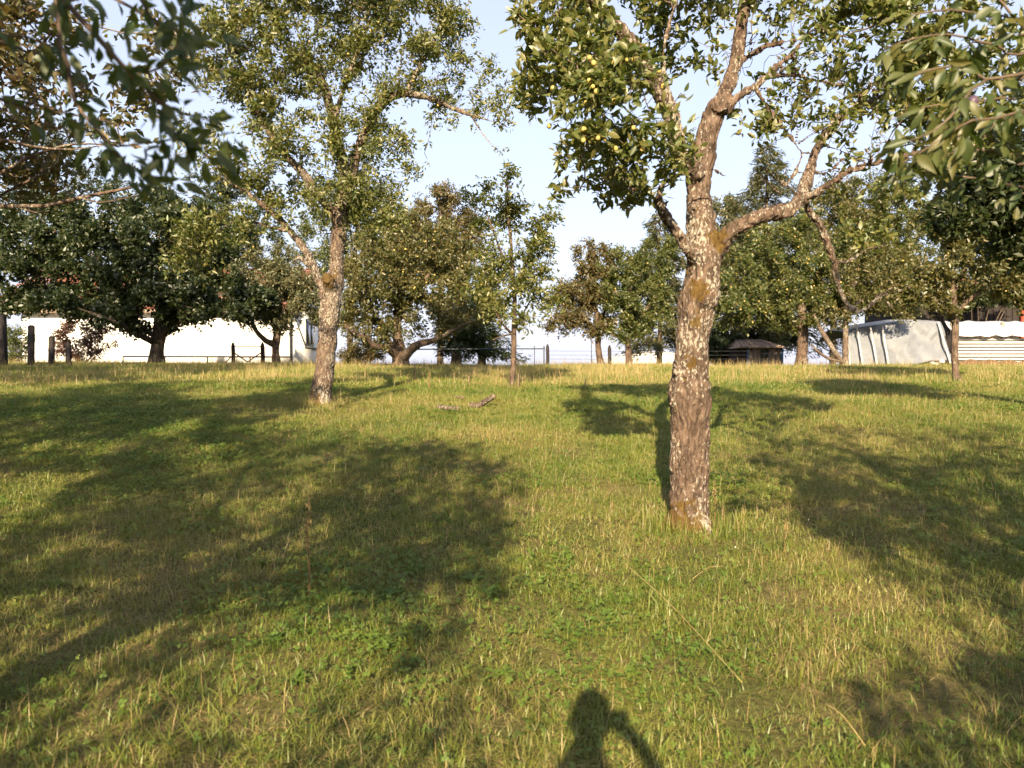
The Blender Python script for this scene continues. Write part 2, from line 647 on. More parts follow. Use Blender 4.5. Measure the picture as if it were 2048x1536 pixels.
def make_tree(name, label, depth, limbs, crown, leafmat, leaves=20000, L0=.075, step=.18, att_n=900, hi=False, bark=None,
              base=None, remesh=0, burls=(), moss=(), fruit=0, fruit_r=.017, seed=1, group=None, cat='tree', clump=.45,
              tip=.0035, near_leaf=0, keep=None, spread=.10, twig=None, leaf_up=.55, extra_att=None, category=True, bare=(), fruit_obj=0,
              solid_k=10, thin=None, leafnode=.016, noise_scale=1.6, droop=.25, aspect=.46):
    """limbs: polylines of (px, py, depth offset, width in px); crown: (px, py, doff, rx_px, ry_px, rz_m, weight)"""
    rng = np.random.default_rng(seed)
    lim = []
    for ln in limbs:
        c = []
        for q in ln:
            if len(q) == 5:              # world x,y,z,r + flag
                c.append(q[:4])
            else:
                d = depth + q[2]
                c.append(list(at(q[0], q[1], d)) + [q[3] * .5 * d / F_PX])
        lim.append(np.array(c, float))
    p0 = lim[0][0, :3].copy()
    if base is None:
        base = np.array([p0[0], p0[1], gz(p0[0], p0[1])[0]])
    # let the trunk foot reach a little below the ground
    first = lim[0][0].copy()
    first[2] = base[2] - .12
    first[3] *= 1.12
    if lim[0][0, 2] < base[2]:
        lim[0][0, 2] = base[2] + .02
    lim[0] = np.vstack([first, lim[0]])
    r_ = root(name, base, label, cat, group)
    NODES, PAR, RAD, ISL = [], [], [], []
    tubes = []
    for li, c in enumerate(lim):
        P, R = limb_tube(c, .09 if remesh else max(.12, step * .8), 10, rng)
        if not remesh or li > 0:
            P = P + (vnoise(P * 2.1 + li * 7.1)[:, None] - .5) * np.array([.05, .05, .03]) * np.linspace(0, 1, len(P))[:, None]
        s0 = len(NODES)
        if li == 0:
            att = -1
        else:
            att = int(np.linalg.norm(np.array(NODES) - P[0], axis=1).argmin())
        for i in range(len(P)):
            NODES.append(P[i])
            PAR.append(att if i == 0 else s0 + i - 1)
            RAD.append(R[i])
        tubes.append((P, R))
    nl = len(NODES)
    # ---- trunk and limbs as one continuous body
    mb = MB()
    for li, (P, R) in enumerate(tubes):
        Rr = R * (1 + (.10 if remesh else .14) * (vnoise(P * 5 + li * 3.3) - .5) * 2)
        if li > 0:          # start inside the parent limb
            pa = NODES[PAR[int(sum(len(t[0]) for t in tubes[:li]))]]
            P = np.vstack([pa, P])
            Rr = np.concatenate([[Rr[0]], Rr])
        V, T, Q = tube_arr(P, Rr, 16 if remesh else solid_k, True)
        mb.add(V, T, Q)
    for (px, py, do, rp) in burls:
        d = depth + do
        mb.add(ICO2[0] * (rp * d / F_PX) * np.array([1, 1, 1.15]) + at(px, py, d), ICO2[1])
    bark = bark or M_BARK_FAR
    me = mb.mesh('trunk', base, True)
    if remesh:
        tmp = bpy.data.objects.new('tmp', me)
        COL.objects.link(tmp)
        rm = tmp.modifiers.new('r', 'REMESH')
        rm.mode = 'VOXEL'
        rm.voxel_size = remesh
        sm = tmp.modifiers.new('s', 'SMOOTH')
        sm.iterations = 4
        sm.factor = .5
        dg = bpy.context.evaluated_depsgraph_get()
        me2 = bpy.data.meshes.new_from_object(tmp.evaluated_get(dg))
        bpy.data.objects.remove(tmp)
        me = me2
        me.name = 'trunk'
        n = len(me.vertices)
        co = np.empty(n * 3, np.float32)
        no = np.empty(n * 3, np.float32)
        me.vertices.foreach_get('co', co)
        me.vertices.foreach_get('normal', no)
        co = co.reshape(-1, 3).astype(float)
        no = no.reshape(-1, 3)
        W = co + base
        dsp = (vnoise(W * 7) - .5) * .022 + (vnoise(W * np.array([16, 16, 9]) + 5) - .5) * .014
        fis = np.abs(vnoise(W * np.array([34, 34, 6.5]) + (vnoise(W * 9)[:, None] * 2.2)) - .5) * 2
        dsp = dsp - np.clip(.42 - fis, 0, 1) * .030 + (vnoise(W * np.array([75, 75, 28])) - .5) * .007 + (vnoise(W * 130) - .5) * .003
        # old scars: sunken lips
        co = co + no * dsp[:, None]
        me.vertices.foreach_set('co', co.astype(np.float32).ravel())
        mo = np.zeros(n)
        mo = np.maximum(mo, np.clip(1.05 - (W[:, 2] - base[2]) / .28, 0, 1) * np.clip(.60 - (co[:, 0]) * 3.5, 0, 1))
        for (px, py, do, rp, a) in moss:
            c = at(px, py, depth + do)
            rr = rp * depth / F_PX
            e = np.linalg.norm((W - c) * np.array([1, .6, .8]), axis=1) / rr
            mo = np.maximum(mo, np.clip(1.3 - e, 0, 1) * a)
        at_ = me.attributes.new('moss', 'FLOAT', 'POINT')
        at_.data.foreach_set('value', mo.astype(np.float32))
        me.polygons.foreach_set('use_smooth', np.ones(len(me.polygons), bool))
        me.update()
    me.materials.clear()
    me.materials.append(bark)
    link('trunk', me, None, r_)
    # ---- attractors inside the crown lobes
    tot = sum(c[6] * (c[3] * c[4]) ** .8 for c in crown) or 1
    AT = []
    for (px, py, do, rx, ry, rz, w) in crown:
        d = depth + do
        c = at(px, py, d)
        m = int(att_n * w * (rx * ry) ** .8 / tot) + 3
        u = rand_dir(m, rng) * (rng.uniform(0, 1, m) ** .38)[:, None]
        k = d / F_PX
        AT.append(c + u * np.array([rx * k, rz, ry * k]))
    AT = np.concatenate(AT) if AT else np.zeros((0, 3))
    if extra_att is not None:
        AT = np.concatenate([AT, extra_att])
    if clump:
        AT = AT[vnoise(AT * noise_scale + seed * 3.7) > clump * .85 + rng.uniform(-.1, .1, len(AT)) - .03]
    if keep is not None and len(AT):
        AT = AT[keep(AT)]
    nodes = np.array(NODES)
    ok = np.ones(nl, bool)
    if len(AT):
        rad0 = np.array(RAD)
        sel = np.where((nodes[:, 2] > base[2] + .3 * (AT[:, 2].min() - base[2])) & (rad0 < .8 * rad0.max() + 1))[0]
        NN, PP = colonize(nodes, PAR, AT, step, rng)
    else:
        NN, PP = nodes, np.array(PAR)
    n = len(NN)
    # pipe model radii
    ex = 2.4
    acc = np.zeros(n)
    ch = np.zeros(n, int)
    for i in range(n - 1, nl - 1, -1):
        if ch[i] == 0:
            acc[i] = tip ** ex
        p = PP[i]
        if p >= nl:
            acc[p] += acc[i] * 1.03
            ch[p] += 1
    R = np.concatenate([np.array(RAD), acc[nl:] ** (1 / ex)])
    twigmat = twig or M_TWIG
    if n > nl:
        i = np.arange(nl, n)
        p = PP[i]
        D = unit(NN[i] - NN[p])
        ref = np.where(np.abs(D[:, 2:3]) < .8, np.array([[0, 0, 1.]]), np.array([[1., 0, 0]]))
        U = unit(np.cross(D, ref))
        Wd = np.cross(D, U)
        thick = R[i] > .012
        mb = MB()
        for k, msk in ((3, ~thick), (6, thick)):
            ii = np.where(msk)[0]
            if not len(ii):
                continue
            a = np.arange(k) * 2 * math.pi / k
            ring = np.cos(a)[None, :, None] * U[ii][:, None] + np.sin(a)[None, :, None] * Wd[ii][:, None]
            rp_ = np.minimum(R[p[ii]], R[i[ii]] * 1.25)
            V0 = NN[p[ii]][:, None] - (D[ii] * (R[i[ii]] * .4)[:, None])[:, None] + ring * rp_[:, None, None]
            V1 = NN[i[ii]][:, None] + ring * R[i[ii]][:, None, None]
            V = np.concatenate([V0, V1], 1).reshape(-1, 3)
            j = np.arange(k)
            q = np.stack([j, (j + 1) % k, k + (j + 1) % k, k + j], 1)
            Q = (np.arange(len(ii))[:, None, None] * 2 * k + q[None]).reshape(-1, 4)
            mb.add(V, Q=Q)
        tag(mb.build('twigs', twigmat, r_, base, True), kind='stuff')
    # ---- leaves
    if leaves and n > nl:
        i = np.arange(nl, n)
        w = (R[i] < leafnode).astype(float) * np.where(R[i] < leafnode * .5, 1.0, .45)
        w *= .35 + 1.3 * (vnoise(NN[i] * 2.3 + seed) > .42)
        if thin is not None:
            qx, qy, _f = proj(NN[i])
            for (x0, y0, x1, y1, k_) in thin:
                w *= np.where((qx > x0) & (qx < x1) & (qy > y0) & (qy < y1), k_, 1.0)
        w /= w.sum()
        m = leaves
        per = 5
        sp = rng.choice(i, size=m // per, p=w)
        t = rng.uniform(0, 1, len(sp))[:, None]
        Dn = unit(NN[sp] - NN[PP[sp]])
        P0 = NN[PP[sp]] * (1 - t) + NN[sp] * t + rng.normal(size=(len(sp), 3)) * spread * .55
        # each spur carries a rosette
        P = np.repeat(P0, per, 0) + rng.normal(size=(len(sp) * per, 3)) * spread * .22
        Dr = np.repeat(unit(Dn + rng.normal(size=Dn.shape) * .6), per, 0)
        far_ = np.linalg.norm(P - np.array([0, 0, CAM_Z]), axis=1) > 1.35
        P, Dr = P[far_], Dr[far_]
        A, Nn, Ln, Wd_, dr = leaf_frames(P, Dr, rng, L0, .38, up=leaf_up, droop=droop, aspect=aspect)
        if near_leaf:
            q = P[:, 1] - .0 * P[:, 2]
            px, py, f = proj(P)
            inside = (px > 10) & (px < 2038) & (py > 10) & (py < 1500)
            q = np.where(inside, q, 1e6)
            o_ = np.argsort(q)[:near_leaf * 4]
            o_ = rng.permutation(o_)[:near_leaf]
            msk = np.zeros(len(P), bool)
            msk[o_] = True
            for z in o_:
                leaf_object(P[z], A[z], Nn[z], Ln[z], r_, base, rng, M_LEAFOBJ)
            P, A, Nn, Ln, Wd_, dr = P[~msk], A[~msk], Nn[~msk], Ln[~msk], Wd_[~msk], dr[~msk]
        tag(link('crown', leaf_mesh('crown', P - base, A, Nn, Ln, Wd_, dr, hi), leafmat, r_), kind='stuff')
        if fruit:
            fp = P0[rng.choice(len(P0), fruit)] + rng.normal(size=(fruit, 3)) * .03 + np.array([0, 0, -.03])
            V = (fp[:, None] - base + ICO1[0][None] * (fruit_r * rng.uniform(.8, 1.2, fruit))[:, None, None]).reshape(-1, 3)
            F = (np.arange(fruit)[:, None, None] * len(ICO1[0]) + ICO1[1][None]).reshape(-1, 3)
            tag(link('fruit', mk_mesh('fruit', V, tris=F, smooth=True), M_FRUIT, r_), kind='stuff')
        if fruit_obj:
            px, py, f = proj(P0)
            c = np.where((px > 0) & (px < 2048) & (py > 0) & (py < 1000))[0]
            c = c[np.argsort(P0[c, 1])][:fruit_obj * 6]
            for z in rng.permutation(c)[:fruit_obj]:
                o = link('plum', FRUIT_ME, None, r_, tuple(P0[z] - base + rng.normal(size=3) * .03 - np.array([0, 0, .03])))
                s = rng.uniform(.85, 1.2)
                o.scale = (s, s, s * 1.1)
    return r_, NN, PP, R


FRUIT_ME = mk_mesh('plum', ICO1[0] * .0155, tris=ICO1[1], smooth=True)
FRUIT_ME.materials.append(M_FRUIT)
LEAF_MES = {}


def big_leaf(variant, mat):
    key = (variant, mat.name)
    if key in LEAF_MES:
        return LEAF_MES[key]
    rng = np.random.default_rng(variant + 50)
    ts = np.linspace(0, 1, 7)
    bend = rng.uniform(.05, .45)
    tw = rng.uniform(-.3, .3)
    prof = np.array([0.03, .50, .88, 1.0, .82, .40, 0.02]) * .20 * rng.uniform(.85, 1.15)
    V, Q = [], []
    fold = rng.uniform(.15, .45)
    for t, w in zip(ts, prof):
        zc = -bend * t * t
        a = tw * t
        for s in (-1, -.5, 0, .5, 1):
            x = s * w
            z = zc + abs(s) * w * fold + math.sin(s * 3 + t * 9) * w * .05
            V.append([x * math.cos(a), t * (1 - .12 * bend), z + x * math.sin(a)])
    for i in range(6):
        for j in range(4):
            Q.append([i * 5 + j, i * 5 + j + 1, i * 5 + j + 6, i * 5 + j + 5])
    # petiole
    me = mk_mesh('leaf', np.array(V), quads=Q, smooth=True)
    me.materials.append(mat)
    LEAF_MES[key] = me
    return me


def leaf_object(P, A, Nn, Ln, parent, base, rng, mat, variant=None):
    me = big_leaf(int(rng.integers(0, 6)) if variant is None else variant, mat)
    o = link('leaf', me, None, parent)
    X = np.cross(A, Nn)
    M = Matrix(((X[0] * Ln, A[0] * Ln, Nn[0] * Ln, P[0] - base[0]), (X[1] * Ln, A[1] * Ln, Nn[1] * Ln, P[1] - base[1]),
                (X[2] * Ln, A[2] * Ln, Nn[2] * Ln, P[2] - base[2]), (0, 0, 0, 1)))
    o.matrix_local = M
    return o

# ------------------------------------------------------------------ the ground
def axis(lo, hi, stp, far):
    a = list(np.arange(lo, hi + 1e-6, stp))
    e, s = [], stp
    v = hi
    while v < far:
        s *= 1.35
        v += s
        e.append(v)
    b, s = [], stp
    v = lo
    while v > -far:
        s *= 1.35
        v -= s
        b.append(v)
    return np.array(b[::-1] + a + e)


gx, gyy = axis(-24, 24, .3, 2500), axis(-6, 40, .3, 2500)
XX, YY = np.meshgrid(gx, gyy)
ZZ = gz(XX.ravel(), np.clip(YY.ravel(), -60, 399))
nx, ny = len(gx), len(gyy)
ii = (np.arange(ny - 1)[:, None] * nx + np.arange(nx - 1)[None]).ravel()
GQ = np.stack([ii, ii + 1, ii + nx + 1, ii + nx], 1)


def mat_ground():
    m, N, L = newmat('meadow_soil')
    geo = nd(N, 'ShaderNodeNewGeometry')
    n1 = nd(N, 'ShaderNodeTexNoise', inp={'Scale': .8, 'Detail': 5.0})
    n2 = nd(N, 'ShaderNodeTexNoise', inp={'Scale': 22.0, 'Detail': 6.0, 'Roughness': .7})
    L.new(geo.outputs['Position'], n1.inputs['Vector'])
    L.new(geo.outputs['Position'], n2.inputs['Vector'])
    a = ramp(N, [(.35, (.075, .085, .025)), (.65, (.17, .135, .06))])
    L.new(n1.outputs[0], a.inputs[0])
    b = ramp(N, [(.3, .55), (.7, 1.4)])
    L.new(n2.outputs[0], b.inputs[0])
    c = mixc(N, L, 1.0, a.outputs[0], b.outputs[0], 'MULTIPLY')
    p = nd(N, 'ShaderNodeBsdfPrincipled', inp={'Roughness': 1.0})
    p.inputs['Specular IOR Level'].default_value = .05
    L.new(c, p.inputs['Base Color'])
    bn = nd(N, 'ShaderNodeBump', inp={'Strength': .8, 'Distance': .05})
    L.new(n2.outputs[0], bn.inputs['Height'])
    L.new(bn.outputs[0], p.inputs['Normal'])
    o = nd(N, 'ShaderNodeOutputMaterial')
    L.new(p.outputs[0], o.inputs[0])
    return m


ground = link('ground', mk_mesh('ground', np.stack([XX.ravel(), YY.ravel(), ZZ], 1), quads=GQ, smooth=True), mat_ground())
tag(ground, kind='structure')

# ------------------------------------------------------------------ house, sheds, tunnel, fences
M_WHITE = mat_plain('white_render', (.80, .78, .74), .85, .04, 3, .1)
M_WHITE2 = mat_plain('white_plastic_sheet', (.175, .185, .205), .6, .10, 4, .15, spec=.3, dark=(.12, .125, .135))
M_WHITE4 = mat_plain('white_tarpaulin', (.48, .48, .48), .6, .08, 4, .15, spec=.3, dark=(.36, .36, .37))
M_WHITE3 = mat_plain('white_paint', (.50, .49, .47), .6, .08, 5, .1)
M_TILE = mat_plain('roof_tile', (.22, .085, .045), .85, .3, 7, .2)
M_WOODD = mat_plain('wood_dark', (.030, .024, .022), .9, .4, 8, .4, stretch=(6, 6, .8))
M_WOOD = mat_plain('wood_weathered', (.22, .15, .10), .9, .35, 8, .4, stretch=(6, 6, .8))
M_WOODG = mat_plain('wood_grey_boards', (.26, .22, .19), .9, .3, 8, .4, stretch=(6, 6, .8))
M_STEEL = mat_plain('steel_dark', (.06, .065, .07), .6, .3, 8)
M_BLUE = mat_plain('blue_paint', (.07, .16, .36), .6, .25, 8)
M_BROWN = mat_plain('wood_brown', (.075, .042, .030), .9, .35, 7, .3, stretch=(5, 5, .8))
M_RED = mat_plain('red_paint', (.35, .06, .035), .6, .2, 8)
M_EARTH = mat_plain('earth_bank', (.16, .09, .045), 1.0, .35, 9, .5)
M_ROOFB = mat_plain('old_roof_board', (.34, .24, .18), .9, .35, 8, .3)


def mat_glass():
    m, N, L = newmat('window_glass')
    p = nd(N, 'ShaderNodeBsdfPrincipled', inp={'Roughness': .08})
    p.inputs['Base Color'].default_value = (.05, .06, .07, 1)
    p.inputs['Specular IOR Level'].default_value = .8
    o = nd(N, 'ShaderNodeOutputMaterial')
    L.new(p.outputs[0], o.inputs[0])
    return m


M_GLASS = mat_glass()


def box_part(name, lo, hi, mat, parent, origin, M=None):
    b = MB()
    b.box(lo, hi, M)
    return b.build(name, mat, parent, origin)


# the white house
HX0, HX1, HY0, HY1 = -23.6, -10.46, 38.0, 46.0
HZ0, HZ1 = .6, 4.35
house = root('white_house', (HX0, HY0, HZ0), 'long white rendered house with orange tiled roof behind the dark tree', 'house')
ho = np.array([HX0, HY0, HZ0])
b = MB()
b.box((HX0, HY0, HZ0), (HX1, HY1, HZ1))
b.add([[HX0, HY0 + .01, HZ1], [HX0, HY1 - .01, HZ1], [HX0, (HY0 + HY1) / 2, HZ1 + 2.2], [HX1, HY0 + .01, HZ1], [HX1, HY1 - .01, HZ1], [HX1, (HY0 + HY1) / 2, HZ1 + 2.2]],
      T=[[0, 2, 1], [3, 4, 5]])
b.build('wall', M_WHITE, house, ho)
# roof with tile rows
ym = (HY0 + HY1) / 2
rows = MB()
nr, nc = 20, 60
rx0, rx1 = HX0 - 1.6, HX1 + .5
for side in (-1, 1):
    ye = ym + side * (HY1 - HY0) / 2 + side * .5
    us = np.linspace(rx0, rx1, nc * 4 + 1)
    wav = np.abs(np.sin((us - rx0) / (rx1 - rx0) * nc * math.pi)) * .05
    for r in range(nr):
        t0, t1 = r / nr, (r + 1.12) / nr
        ya, yb = ye + (ym - ye) * t0, ye + (ym - ye) * min(t1, 1)
        za, zb = HZ1 - .2 + 2.5 * t0 + .04, HZ1 - .2 + 2.5 * min(t1, 1)
        V = np.concatenate([np.stack([us, 0 * us + ya, za + wav], 1), np.stack([us, 0 * us + yb, zb + wav], 1)])
        k = len(us)
        i = np.arange(k - 1)
        q = np.stack([i, i + 1, i + k + 1, i + k], 1)
        rows.add(V, Q=q if side < 0 else q[:, ::-1])
rf = tag(rows.build('roof', M_TILE, house, ho), kind='stuff')
box_part('eave_beam', (rx0, HY0 - .52, HZ1 - .32), (rx1, HY0 - .36, HZ1 - .18), M_ROOFB, house, ho)
box_part('soffit', (rx0, HY0 - .36, HZ1 - .16), (rx1, HY0 - .003, HZ1 - .12), M_WHITE3, house, ho)
b = MB()
b.tube([[HX1 - .16, HY0 - .09, HZ0], [HX1 - .16, HY0 - .09, HZ1 - .35], [HX1 - .16, HY0 - .4, HZ1 - .2]], .06, 8)
b.build('downpipe', M_STEEL, house, ho, True)
win = box_part('window', (HX1 - .02, 40.0, 2.5), (HX1 + .035, 41.6, 3.9), M_WHITE3, house, ho)
box_part('pane', (HX1 + .035, 40.12, 2.62), (HX1 + .045, 40.76, 3.78), M_GLASS, win, ho)
box_part('pane', (HX1 + .035, 40.84, 2.62), (HX1 + .045, 41.48, 3.78), M_GLASS, win, ho)
box_part('sill', (HX1 + .003, 39.9, 2.38), (HX1 + .16, 41.7, 2.46), M_STEEL, win, ho)
b = MB()
b.tube([[HX1 + .05, 38.3, 3.55], [HX1 + .05, 39.95, 2.42], [HX1 + .05, 45.5, 2.30]], .035, 6)
b.build('cable_duct', M_STEEL, house, ho)
# porch post at the far end of the house
b = MB()
b.box((rx0 + .1, HY0 - .5, HZ0), (rx0 + .26, HY0 - .34, HZ1 - .325))
b.build('porch_post', M_WOOD, house, ho)

# low pipe rail before the house
def gzz(x, y):
    return float(gz(x, y)[0])


p0, p1 = at(246, 713, 31), at(583, 714, 31)
rail = root('pipe_rail', (p0[0], 31, gzz(p0[0], 31)), 'low dark pipe rail running in front of the white house wall', 'railing')
ro = np.array(rail.location)
b = MB()
b.tube([p0, p1], .03, 8)
b.build('rail', M_STEEL, rail, ro, True)
for px in (246, 330, 415, 500, 582):
    q = at(px, 713, 31)
    b = MB()
    b.tube([[q[0], 31.0, gzz(q[0], 31) - .2], [q[0], 31.0, q[2] - .02]], .025, 6)
    b.build('post', M_STEEL, rail, ro)

# timber gate with braces
g0, g1 = at(466, 684, 28), at(525, 684, 28)
gate = root('timber_gateway', (g0[0], 28, gzz(g0[0], 28)), 'pair of dark pointed wooden posts joined by a thin bar and braces', 'gate')
go = np.array(gate.location)


def pointed_post(x, y, top, w, mat, parent, org, name='post'):
    zb = gzz(x, y) - .25
    b = MB()
    k = 8
    P = [[x, y, zb], [x + .01, y, (zb + top) / 2], [x, y, top - w * 1.1], [x, y, top - w * .45], [x, y, top]]
    b.tube(P, [w * .52, w * .5, w * .5, w * .34, w * .08], k)
    return b.build(name, mat, parent, org)


pointed_post(g0[0], 28, g0[2], .14, M_BROWN, gate, go)
pointed_post(g1[0], 28, g1[2], .15, M_BROWN, gate, go)


def bar(pa, pb, r, mat, parent, org, name='bar', k=6):
    b = MB()
    b.tube([pa, pb], r, k)
    return b.build(name, mat, parent, org)


bar(at(468, 692.5, 27.93), at(523, 692.5, 27.93), .018, M_STEEL, gate, go, 'top_bar')
bar(at(469, 706, 27.92), at(495, 724, 27.92), .024, M_BROWN, gate, go, 'brace')
bar(at(523, 705, 27.90), at(495, 724, 27.90), .024, M_BROWN, gate, go, 'brace')
bar(at(464, 712, 27.9), at(446, 730, 27.9), .022, M_WOOD, gate, go, 'brace')

# wire fence on the crest, right of the young tree
f0, f1 = at(1095, 688, 27), at(1219, 690, 27)
fence = root('wire_fence', (f0[0], 27, gzz(f0[0], 27)), 'wire fence with two dark pointed posts against the sky on the crest', 'fence')
fo = np.array(fence.location)
pointed_post(f0[0], 27, f0[2], .115, M_WOODD, fence, fo)
pointed_post(f1[0], 27, f1[2], .125, M_WOODD, fence, fo)
for px in (1069, 1088, 1183, 1302):
    q = at(px, 692 if px != 1183 else 676, 27)
    bar([q[0], 27.0, gzz(q[0], 27) - .2], q, .014 if px != 1088 else .022, M_STEEL, fence, fo, 'stake')
bar(at(700, 699, 27.03), at(1090, 697.5, 27.03), .022, M_STEEL, fence, fo, 'top_rail')
for py in (702, 710, 718, 726):
    bar(at(1095, py, 26.95), at(1330, py + 1, 26.95), .004, M_STEEL, fence, fo, 'wire', 4)
    bar(at(1330, py + 1, 26.95), at(1500, py, 26.95), .004, M_STEEL, fence, fo, 'wire', 4)

# dark plank posts at the left edge
for (px, pt, w, lab) in ((3, 628, .22, 'widest dark weathered wooden post at the left edge of the meadow'),
                         (61, 650, .13, 'dark square wooden post before the end of the white house'),
                         (102, 672, .12, 'short dark wooden post half hidden left of the reddish shrub'),
                         (137, 684, .11, 'lowest dark wooden post in front of the reddish shrub')):
    d = 23.0
    q = at(px, pt, d)
    b = MB()
    zg = gzz(q[0], d)
    b.box((-w / 2, -w / 2, -.3), (w / 2, w / 2, q[2] - zg - .02))
    b.box((-w / 2 + .02, -w / 2 + .02, q[2] - zg - .02), (w / 2 - .02, w / 2 - .02, q[2] - zg))
    o = b.build('wooden_post', M_WOODD, None, (0, 0, 0), loc=(q[0], d, zg))
    o.rotation_euler = (random.uniform(-.03, .03), random.uniform(-.03, .03), random.uniform(-.4, .4))
    tag(o, lab, 'post', 'posts along the left edge')

# little shed
sd = 30.0
s0, s1 = at(1497, 697, sd), at(1562, 697, sd)
shed = root('garden_shed', (s0[0], sd, gzz(s0[0], sd)), 'small grey board shed with low hipped roof and one dark window', 'shed')
so = np.array([s0[0], sd, gzz(s0[0], sd)])
zt = s0[2]
nb = 7
for i in range(nb):
    xa = s0[0] + (s1[0] - s0[0]) * i / nb
    xb = s0[0] + (s1[0] - s0[0]) * (i + 1) / nb - .006
    box_part('board', (xa, sd, so[2] - .5), (xb, sd + .03 + .006 * (i % 2), zt), M_WOODG, shed, so)
box_part('wall', (s0[0] - .5, sd + .05, so[2] - .5), (s1[0] - .03, sd + 2.2, zt - .01), M_WOODD, shed, so)
box_part('corner_board', (s1[0], sd - .02, so[2] - .5), (s1[0] + .09, sd + .08, zt), M_BLUE, shed, so)
box_part('corner_board', (s0[0] - .05, sd - .02, so[2] - .5), (s0[0] - .005, sd + .08, zt), M_BLUE, shed, so)
wq0, wq1 = at(1521, 716, sd), at(1537, 698, sd)
w_ = box_part('window', (wq0[0], sd - .03, wq0[2]), (wq1[0], sd - .003, wq1[2] - .01), M_STEEL, shed, so)
box_part('pane', (wq0[0] + .04, sd - .036, wq0[2] + .04), (wq1[0] - .04, sd - .031, wq1[2] - .05), M_GLASS, w_, so)
# hipped roof from sloping boards
xa, xb = s0[0] - .55, s1[0] + .16
rz0, rz1 = zt + .005, zt + .36
ra, rb = xa + .35, xb - .55
nb = 9
for i in range(nb):
    t0, t1 = i / nb, (i + 1) / nb - .012
    V = []
    for t in (t0, t1):
        for dz in (0, .035):
            V.append([xa + (xb - xa) * t, sd - .35, rz0 + dz + .01 * (i % 2)])
            V.append([ra + (rb - ra) * t, sd + 1.1, rz1 + dz + .01 * (i % 2)])
    b = MB()
    b.add(V, Q=[[0, 4, 5, 1], [2, 3, 7, 6], [0, 2, 6, 4], [1, 5, 7, 3], [0, 1, 3, 2], [4, 6, 7, 5]])
    b.build('roof_board', M_ROOFB, shed, so)
b = MB()
b.add([[xb, sd - .35, rz0], [xb, sd + 2.5, rz0], [rb, sd + 1.1, rz1], [xa, sd + 2.5, rz0], [ra, sd + 1.1, rz1], [xa, sd - .35, rz0]],
      T=[[0, 1, 2], [3, 5, 4]], Q=[[1, 3, 4, 2]])
b.build('roof', M_ROOFB, shed, so)

# white draped shelter
td = 27.0
t0 = at(1692, 700, td)
shel = root('sheeted_shelter', (t0[0], td, gzz(t0[0], td)), 'white plastic sheet draped over a leaning frame beside the slatted wall', 'shelter')
to = np.array(shel.location)
us, vs = np.linspace(0, 1, 61), np.linspace(0, 1, 25)
Ug, Vg = np.meshgrid(us, vs)
pxs = 1692 + Ug * 212 + (1 - Ug) * (Vg - .0) * 10
ytop = np.interp(pxs, [1690, 1730, 1765, 1830, 1870, 1910], [664, 654, 648, 638.5, 638, 641])
ybot = np.interp(pxs, [1690, 1760, 1800, 1830, 1860, 1910], [737, 737, 735, 729, 722, 719])
pys = ybot + (ytop - ybot) * Vg
Pw = np.array([at(a, c, td) for a, c in zip(pxs.ravel(), pys.ravel())])
wr = (vnoise(np.stack([Ug.ravel() * 9 + Vg.ravel() * 2, Vg.ravel() * 2.5, 0 * Ug.ravel()], 1)) - .5) * .22 + \
     (vnoise(np.stack([Ug.ravel() * 26 - Vg.ravel() * 6, Vg.ravel() * 5, 0 * Ug.ravel() + 4], 1)) - .5) * .07
Pw[:, 1] += Vg.ravel() * .75 + wr
n1 = len(us)
i = (np.arange(len(vs) - 1)[:, None] * n1 + np.arange(n1 - 1)[None]).ravel()
Q = np.stack([i, i + 1, i + n1 + 1, i + n1], 1)
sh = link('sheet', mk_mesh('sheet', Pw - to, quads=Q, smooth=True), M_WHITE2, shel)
sm = sh.modifiers.new('thick', 'SOLIDIFY')
sm.thickness = .008
# roof sheet running back
top = Pw.reshape(len(vs), n1, 3)[-1]
V = np.concatenate([top + np.array([0, .01, 0]), top + np.array([0, 1.3, .10]), top + np.array([.1, 2.6, -.35])])
q = np.arange(n1 - 1)
Q = np.concatenate([np.stack([q + k * n1, q + 1 + k * n1, q + n1 + 1 + k * n1, q + n1 + k * n1], 1) for k in (0, 1)])
link('roof_sheet', mk_mesh('roof_sheet', V - to, quads=Q, smooth=True), M_WHITE4, shel)
for (xb_, yb_, xt_, yt_) in ((1700, 724, 1711, 662), (1726, 726, 1733, 655), (1755, 728, 1760, 652), (1778, 727, 1784, 648), (1901, 719, 1899, 642)):
    pa, pb = at(xb_, yb_ + 8, td - .24), at(xt_, yt_, td - .24)
    pb[1] += .72
    bar(pa, pb, .034, M_WHITE3, shel, to, 'rib')
for (xx, yy) in ((1865, 727), (1884, 723), (1874, 729)):
    c = at(xx, yy, td - .12)
    b = MB()
    b.add(ICO2[0] * np.array([.10, .09, .07]) + c, ICO2[1])
    b.build('sheet_weight', M_WHITE3, shel, to, True)
